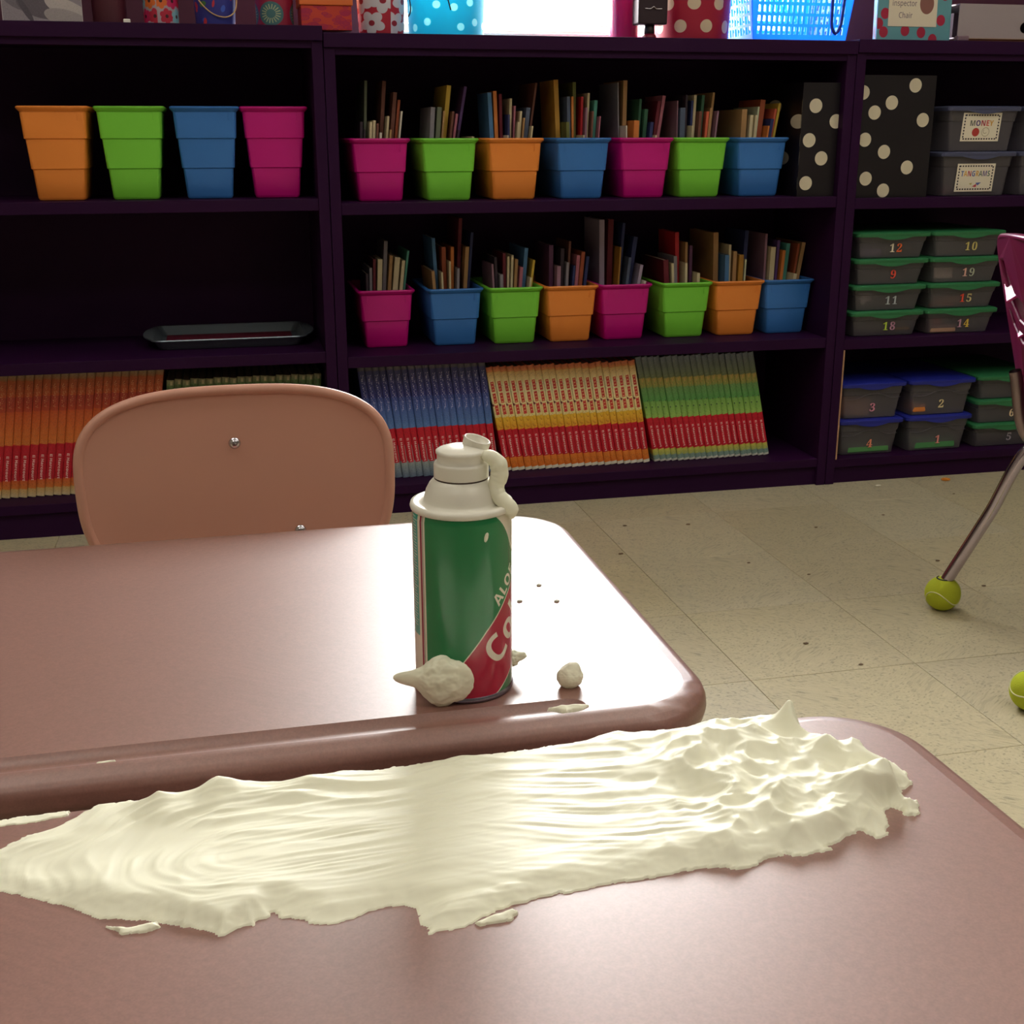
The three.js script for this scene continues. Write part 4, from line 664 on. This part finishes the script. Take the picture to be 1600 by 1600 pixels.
{
  const turn = -10.6 * Math.PI / 180, at = (x, y, z) => V(x, y, z).applyAxisAngle(V(0, 1, 0), turn).add(V(0.1433, DESK_Y, 2.0475));
  const place = (m, x, y, z) => { m.position.copy(at(x, y, z)); m.rotation.y = turn; return m; };
  place(single('foam_dab', lump(0.0155, 7.1, [1.0, 1.12, 0.62], [[-1, 0.02, -0.2, 0.85, 60], [-1, 0.02, -0.2, 0.38, 9], [1, 0.22, 0.2, 0.22, 26], [1, -0.2, 0.2, 0.24, 30], [0.85, 0.62, 0.2, 0.18, 26], [0.8, -0.7, 0.2, 0.16, 26], [-0.3, -1, 0, 0.10, 8]], 0.10), M.foam, 'pointed lump of foam stuck to foot of can', 'foam'), -0.0135, 0.0178, 0.0335);
  place(single('foam_dab', lump(0.0075, 1.7, [1, 0.9, 0.8], [[1, 0.2, 0, 0.7, 14]], 0.16), M.foam, 'small foam dab peeking from behind can foot', 'foam'), 0.0315, 0.012, -0.014);
  // drip from the nozzle, over the lid and onto the can
  const curve = new THREE.CatmullRomCurve3([[0.0130, 0.1652, 0.0080], [0.0192, 0.1640, 0.0090], [0.0238, 0.1595, 0.0092], [0.0248, 0.1520, 0.0092], [0.0228, 0.1455, 0.0100], [0.0238, 0.1395, 0.0120], [0.0275, 0.1352, 0.0140], [0.0315, 0.1310, 0.0150], [0.0328, 0.1240, 0.0140]].map((p) => V(...p)), false, 'centripetal');
  const n = 60, m = 18, fr = curve.computeFrenetFrames(n, false), pos = [], idx = [];
  for (let i = 0; i <= n; i++) { const t = i / n, q = curve.getPointAt(t), r = (0.0032 + 0.0028 * Math.sin(Math.min(1, t * 1.9) * Math.PI * 0.75)) * (1 + 0.12 * noise.noise(t * 14, 0, 1)) * (t > 0.9 ? 1 - (t - 0.9) * 7 : 1) * (t < 0.03 ? 0.6 : 1); for (let j = 0; j < m; j++) { const a = j / m * Math.PI * 2, v = q.clone().addScaledVector(fr.normals[i], Math.cos(a) * r).addScaledVector(fr.binormals[i], Math.sin(a) * r); pos.push(v.x, v.y, v.z); } }
  for (let i = 0; i < n; i++) for (let j = 0; j < m; j++) { const a = i * m + j, b = i * m + (j + 1) % m; idx.push(a, b, a + m, b, b + m, a + m); }
  const g = new THREE.BufferGeometry(); g.setAttribute('position', new THREE.Float32BufferAttribute(pos, 3)); g.setIndex(idx); g.computeVertexNormals();
  place(single('foam_drip', g, M.foam, 'soft rope of foam dripping from can nozzle', 'foam'), 0, 0, 0);
  const dr = place(single('foam_drop', lump(0.0016, 2.2, [0.8, 2.1, 0.6], [], 0.1), M.foam, 'tiny foam drop on green side of can', 'foam'), 0.0155, 0.116, 0.0298); dr.rotation.z = -0.25;
}

// ---------------------------------------------------------------- tan chair behind the far desk
{
  const c = thing('school_chair', 'tan plastic school chair tucked behind desk', 'chair', [0.0, 0, 1.62]);
  const shell = mat('#d09a86', 0.36), pl = 0.0045;
  // outline of the backrest in its own plane (x, y)
  const outline = (a) => { // superellipse, fuller above than below
    const ca = Math.cos(a), sa = Math.sin(a), n = sa > 0 ? 3.1 : 3.4, x = Math.sign(ca) * Math.pow(Math.abs(ca), 2 / n) * 0.1635, y = Math.sign(sa) * Math.pow(Math.abs(sa), 2 / n) * (sa > 0 ? 0.089 : 0.13);
    return [x * (y < 0 ? 1 - 0.10 * (y / 0.13) * (y / 0.13) : 1), y];
  };
  const bend = (x, y, off) => { const z = -0.016 * (x / 0.163) * (x / 0.163) * -1 - 0.10 * y + off; return [x, y, z]; };
  const N = 96, K = 14, pos = [], idx = [];
  const layer = (off, flip) => {
    const base = pos.length / 3; pos.push(...bend(0, 0, off));
    for (let k = 1; k <= K; k++) for (let i = 0; i < N; i++) { const [x, y] = outline(i / N * 2 * Math.PI), s = k / K; const lip = k === K ? 0.0035 : k === K - 1 ? 0.001 : 0; pos.push(...bend(x * s, y * s, off + lip)); }
    for (let i = 0; i < N; i++) { const a = base + 1 + i, b = base + 1 + (i + 1) % N; flip ? idx.push(base, b, a) : idx.push(base, a, b); for (let k = 0; k < K - 1; k++) { const p = base + 1 + k * N + i, q = base + 1 + k * N + (i + 1) % N; flip ? idx.push(p, q, p + N, q, q + N, p + N) : idx.push(p, p + N, q, q, p + N, q + N); } }
    return base;
  };
  layer(pl / 2, false); layer(-pl / 2, true);
  const g = new THREE.BufferGeometry(); g.setAttribute('position', new THREE.Float32BufferAttribute(pos, 3)); g.setIndex(idx); g.computeVertexNormals();
  const back = part('backrest', g, shell, c); back.position.set(0.001, 0.529, -0.115);
  const rimPts = []; for (let i = 0; i < 72; i++) { const [x, y] = outline(i / 72 * 2 * Math.PI); rimPts.push(bend(x * 0.985, y * 0.975, 0.0022)); }
  part('rim', tube(rimPts, 0.0055, 160, 10, true), shell, back);
  const rivet = lathe([[0, 0.0042], [0.002, 0.004], [0.0045, 0.0026], [0.0062, 0.0006], [0.0064, 0], [0, 0]], 24).rotateX(Math.PI / 2);
  for (const [x, y] of [[-0.002, 0.030], [0.062, -0.069], [-0.066, -0.092]]) part('rivet', rivet.clone().translate(...bend(x, y, pl / 2)), M.chrome, back, 'domed chrome rivet');
  // seat and frame below the desk
  const seat = (y, k) => ring(y, -0.17 + k, 0.17 - k, -0.09 + k, 0.25 - k, 0.07, 8);
  part('seat', skin([seat(0.292, 0.012), seat(0.294, 0.004), seat(0.299, 0), seat(0.303, 0.004), seat(0.304, 0.014), seat(0.300, 0.06)], { capStart: true, capEnd: true }), shell, c);
  for (const s of [-1, 1]) {
    part('back_post', tube([[s * 0.115, 0.28, 0.03], [s * 0.118, 0.30, -0.10], [s * 0.110, 0.42, -0.120], [s * 0.075, 0.535, -0.127]], 0.0085, 24, 10), M.chrome, c);
    part('leg', tube([[s * 0.12, 0.288, 0.19], [s * 0.15, 0.15, 0.23], [s * 0.165, 0.004, 0.25]], 0.0095, 12, 10), M.chrome, c);
    part('leg', tube([[s * 0.12, 0.288, -0.05], [s * 0.15, 0.15, -0.10], [s * 0.165, 0.004, -0.135]], 0.0095, 12, 10), M.chrome, c);
    part('seat_rail', tube([[s * 0.12, 0.286, 0.2], [s * 0.12, 0.286, -0.06]], 0.008, 6, 10), M.chrome, c);
  }
}

// ---------------------------------------------------------------- magenta chair with tennis balls on its feet
{
  // local frame: x to the chair's side (towards the camera), z to its front
  const c = thing('plastic_chair', 'magenta plastic chair with slotted back and chrome legs', 'chair', [1.245, 0, 1.065], Math.atan2(0.97, 0.235));
  const pink = mat('#66073a', 0.32);
  // local +z = chair front; local x: (0.235 in x, -0.97 in z) direction is +x rotated; far edge of the back is at +x
  const hw = 0.165, hh = 0.33;
  const sh = new THREE.Shape(); const r = 0.055;
  sh.moveTo(-hw + 0.03, 0); sh.lineTo(hw - 0.03, 0); sh.quadraticCurveTo(hw - 0.005, 0.02, hw, 0.08); sh.lineTo(hw + 0.004, hh - r); sh.quadraticCurveTo(hw + 0.004, hh, hw - r, hh + 0.004); sh.quadraticCurveTo(0, hh + 0.014, -hw + r, hh + 0.004); sh.quadraticCurveTo(-hw - 0.004, hh, -hw - 0.004, hh - r); sh.lineTo(-hw, 0.08); sh.quadraticCurveTo(-hw + 0.005, 0.02, -hw + 0.03, 0);
  const slots = [[[0.150, 0.296], [0.140, 0.268], [0.112, 0.228], [0.070, 0.198], [0.030, 0.190], [0.030, 0.236], [0.072, 0.248], [0.100, 0.278], [0.112, 0.300]], [[0.138, 0.214], [0.118, 0.186], [0.075, 0.160], [0.030, 0.152], [0.030, 0.176], [0.075, 0.186], [0.112, 0.212]]];
  for (const s of [-1, 1]) for (const sl of slots) { const pts = sl.map(([x, y]) => new THREE.Vector2(s * x, y)); sh.holes.push(new THREE.Path(pts)); }
  const bg = new THREE.ExtrudeGeometry(sh, { depth: 0.014, bevelEnabled: true, bevelSize: 0.006, bevelThickness: 0.006, bevelSegments: 3, curveSegments: 14 });
  { const p = bg.attributes.position; for (let i = 0; i < p.count; i++) { const x = p.getX(i), y = p.getY(i); p.setZ(i, p.getZ(i) + 0.020 * (x / hw) * (x / hw) - 0.27 * y); } bg.computeVertexNormals(); }
  const back = part('backrest', bg, pink, c); back.position.set(0, 0.375, 0.085);
  const ledge = mat('#b8307c', 0.26);
  for (const s of [-1, 1]) for (const [x, y, len, w] of [[0.106, 0.252, 0.058, 0.044], [0.100, 0.186, 0.05, 0.028]]) {   // sloping ledges inside the slots
    const sl = part('slat', box(len, 0.005, w, 0, 0, 0, 0.0024), ledge, back);
    const n = V(-0.15 * s, 0.68, -0.73).normalize(), e = V(0.69 * s, 0.73, -0.2); e.addScaledVector(n, -e.dot(n)).normalize();
    sl.quaternion.setFromRotationMatrix(new THREE.Matrix4().makeBasis(e, n, e.clone().cross(n))); sl.position.set(s * x, y, -0.27 * y + 0.017);
  }
  const seat = (y, k) => ring(y, -0.155 + k, 0.155 - k, 0.125 + k, 0.46 - k, 0.07, 8);
  part('seat', skin([seat(0.345, 0.012), seat(0.347, 0.004), seat(0.353, 0), seat(0.358, 0.004), seat(0.359, 0.014), seat(0.353, 0.06)], { capStart: true, capEnd: true }), pink, c);
  const chromeLeg = mat('#b9aebe', 0.16, { metalness: 1 });
  for (const s of [-1, 1]) {
    part('leg', tube([[s * 0.150, 0.345, 0.17], [s * 0.158, 0.335, 0.115], [s * 0.185, 0.2, 0.063], [s * 0.215, 0.05, 0.004]], 0.0118, 30, 12), chromeLeg, c);
    part('leg', tube([[s * 0.150, 0.345, 0.30], [s * 0.16, 0.33, 0.36], [s * 0.20, 0.05, 0.42]], 0.0118, 24, 12), chromeLeg, c);
    part('back_post', tube([[s * 0.075, 0.345, 0.19], [s * 0.075, 0.37, 0.075], [s * 0.072, 0.49, 0.034]], 0.0105, 20, 10), mat('#8d7c80', 0.3, { metalness: 1 }), c);
  }
  c.updateMatrixWorld(true);
  const felt = mat('#b4bf2a', 0.95, { sheen: 0.5, sheenRoughness: 0.8, sheenColor: col('#d8e04a'), bumpMap: dataTexture(256, () => { const v = 90 + 160 * rnd(); return [v, v, v]; }, false), bumpScale: 0.0006 });
  const seam = []; for (let i = 0; i < 80; i++) { const t = i / 80 * 2 * Math.PI, a = 0.44; seam.push(V(Math.cos(t) + a * Math.cos(3 * t) * 0.5, Math.sin(t) - a * Math.sin(3 * t) * 0.5, 0.95 * Math.sin(2 * t)).normalize().multiplyScalar(0.0333).toArray()); }
  for (const [sx, sz, words] of [[1, 0.004, 'rear leg nearer the bookcase'], [-1, 0.004, 'rear leg away from bookcase'], [1, 0.42, 'front leg nearer the bookcase'], [-1, 0.42, 'front leg away from bookcase']]) {
    const w = c.localToWorld(V(sx * (sz > 0.1 ? 0.20 : 0.215), 0, sz));
    const b = thing('tennis_ball', 'yellow green tennis ball on pink chair ' + words, 'ball', [w.x, 0.033, w.z], 0, 'tennis balls under the pink chair');
    part('felt', new THREE.SphereGeometry(0.033, 40, 28), felt, b); const s = part('seam', tube(seam, 0.0012, 160, 6, true), mat('#d9d8a8', 0.9), b); s.rotation.set(0.5 + sx, 0.7, 0.3);
    part('slit', new THREE.TorusGeometry(0.0128, 0.0016, 8, 24).rotateX(Math.PI / 2).translate(0, 0.0302, 0), M.black, b);
  }
}

// ---------------------------------------------------------------- crumbs on the floor
{
  const crumb = (label, cat, name, color, x, z, s, k) => single(name, lump(s, k, [1.5, 0.45, 1], [], 0.35), mat(color, 0.8), label, cat, [x, s * 0.42, z], cat === 'crumb' ? 'dark crumbs scattered on the floor' : undefined);
  crumb('orange paper crumb on floor beside the bookcase', 'litter', 'paper_crumb', '#d8882a', 1.818, 0.035, 0.008, 1.1);
  crumb('white paper scrap on floor beside the bookcase', 'litter', 'paper_scrap', '#e2dcc8', 1.617, 0.045, 0.005, 2.1);
  [[1.767, 0.155], [1.453, 0.764], [1.501, 0.278], [1.019, 0.241], [0.872, 0.216], [0.801, 0.406], [1.048, 0.524], [0.972, 0.952], [1.023, 1.058], [1.446, 0.606], [1.30, 0.33], [1.14, 0.62]].forEach(([x, z], i) => crumb('small dark crumb lying on the beige floor', 'crumb', 'floor_crumb', '#75604c', x, z, 0.0022 + 0.0014 * rnd(), i + 3));
  [[0.2412, 1.8727], [0.2462, 1.9121], [0.2168, 1.9051]].forEach(([x, z], i) => single('foam_speck', lump(0.0016, i + 1, [1.4, 0.6, 1], [], 0.2), mat('#d8d2c4', 0.7), 'tiny dried foam speck on desk behind the can', 'foam', [x, DESK_Y + 0.0006, z], 'foam specks on the desk'));
}

renderer.render(scene, camera);
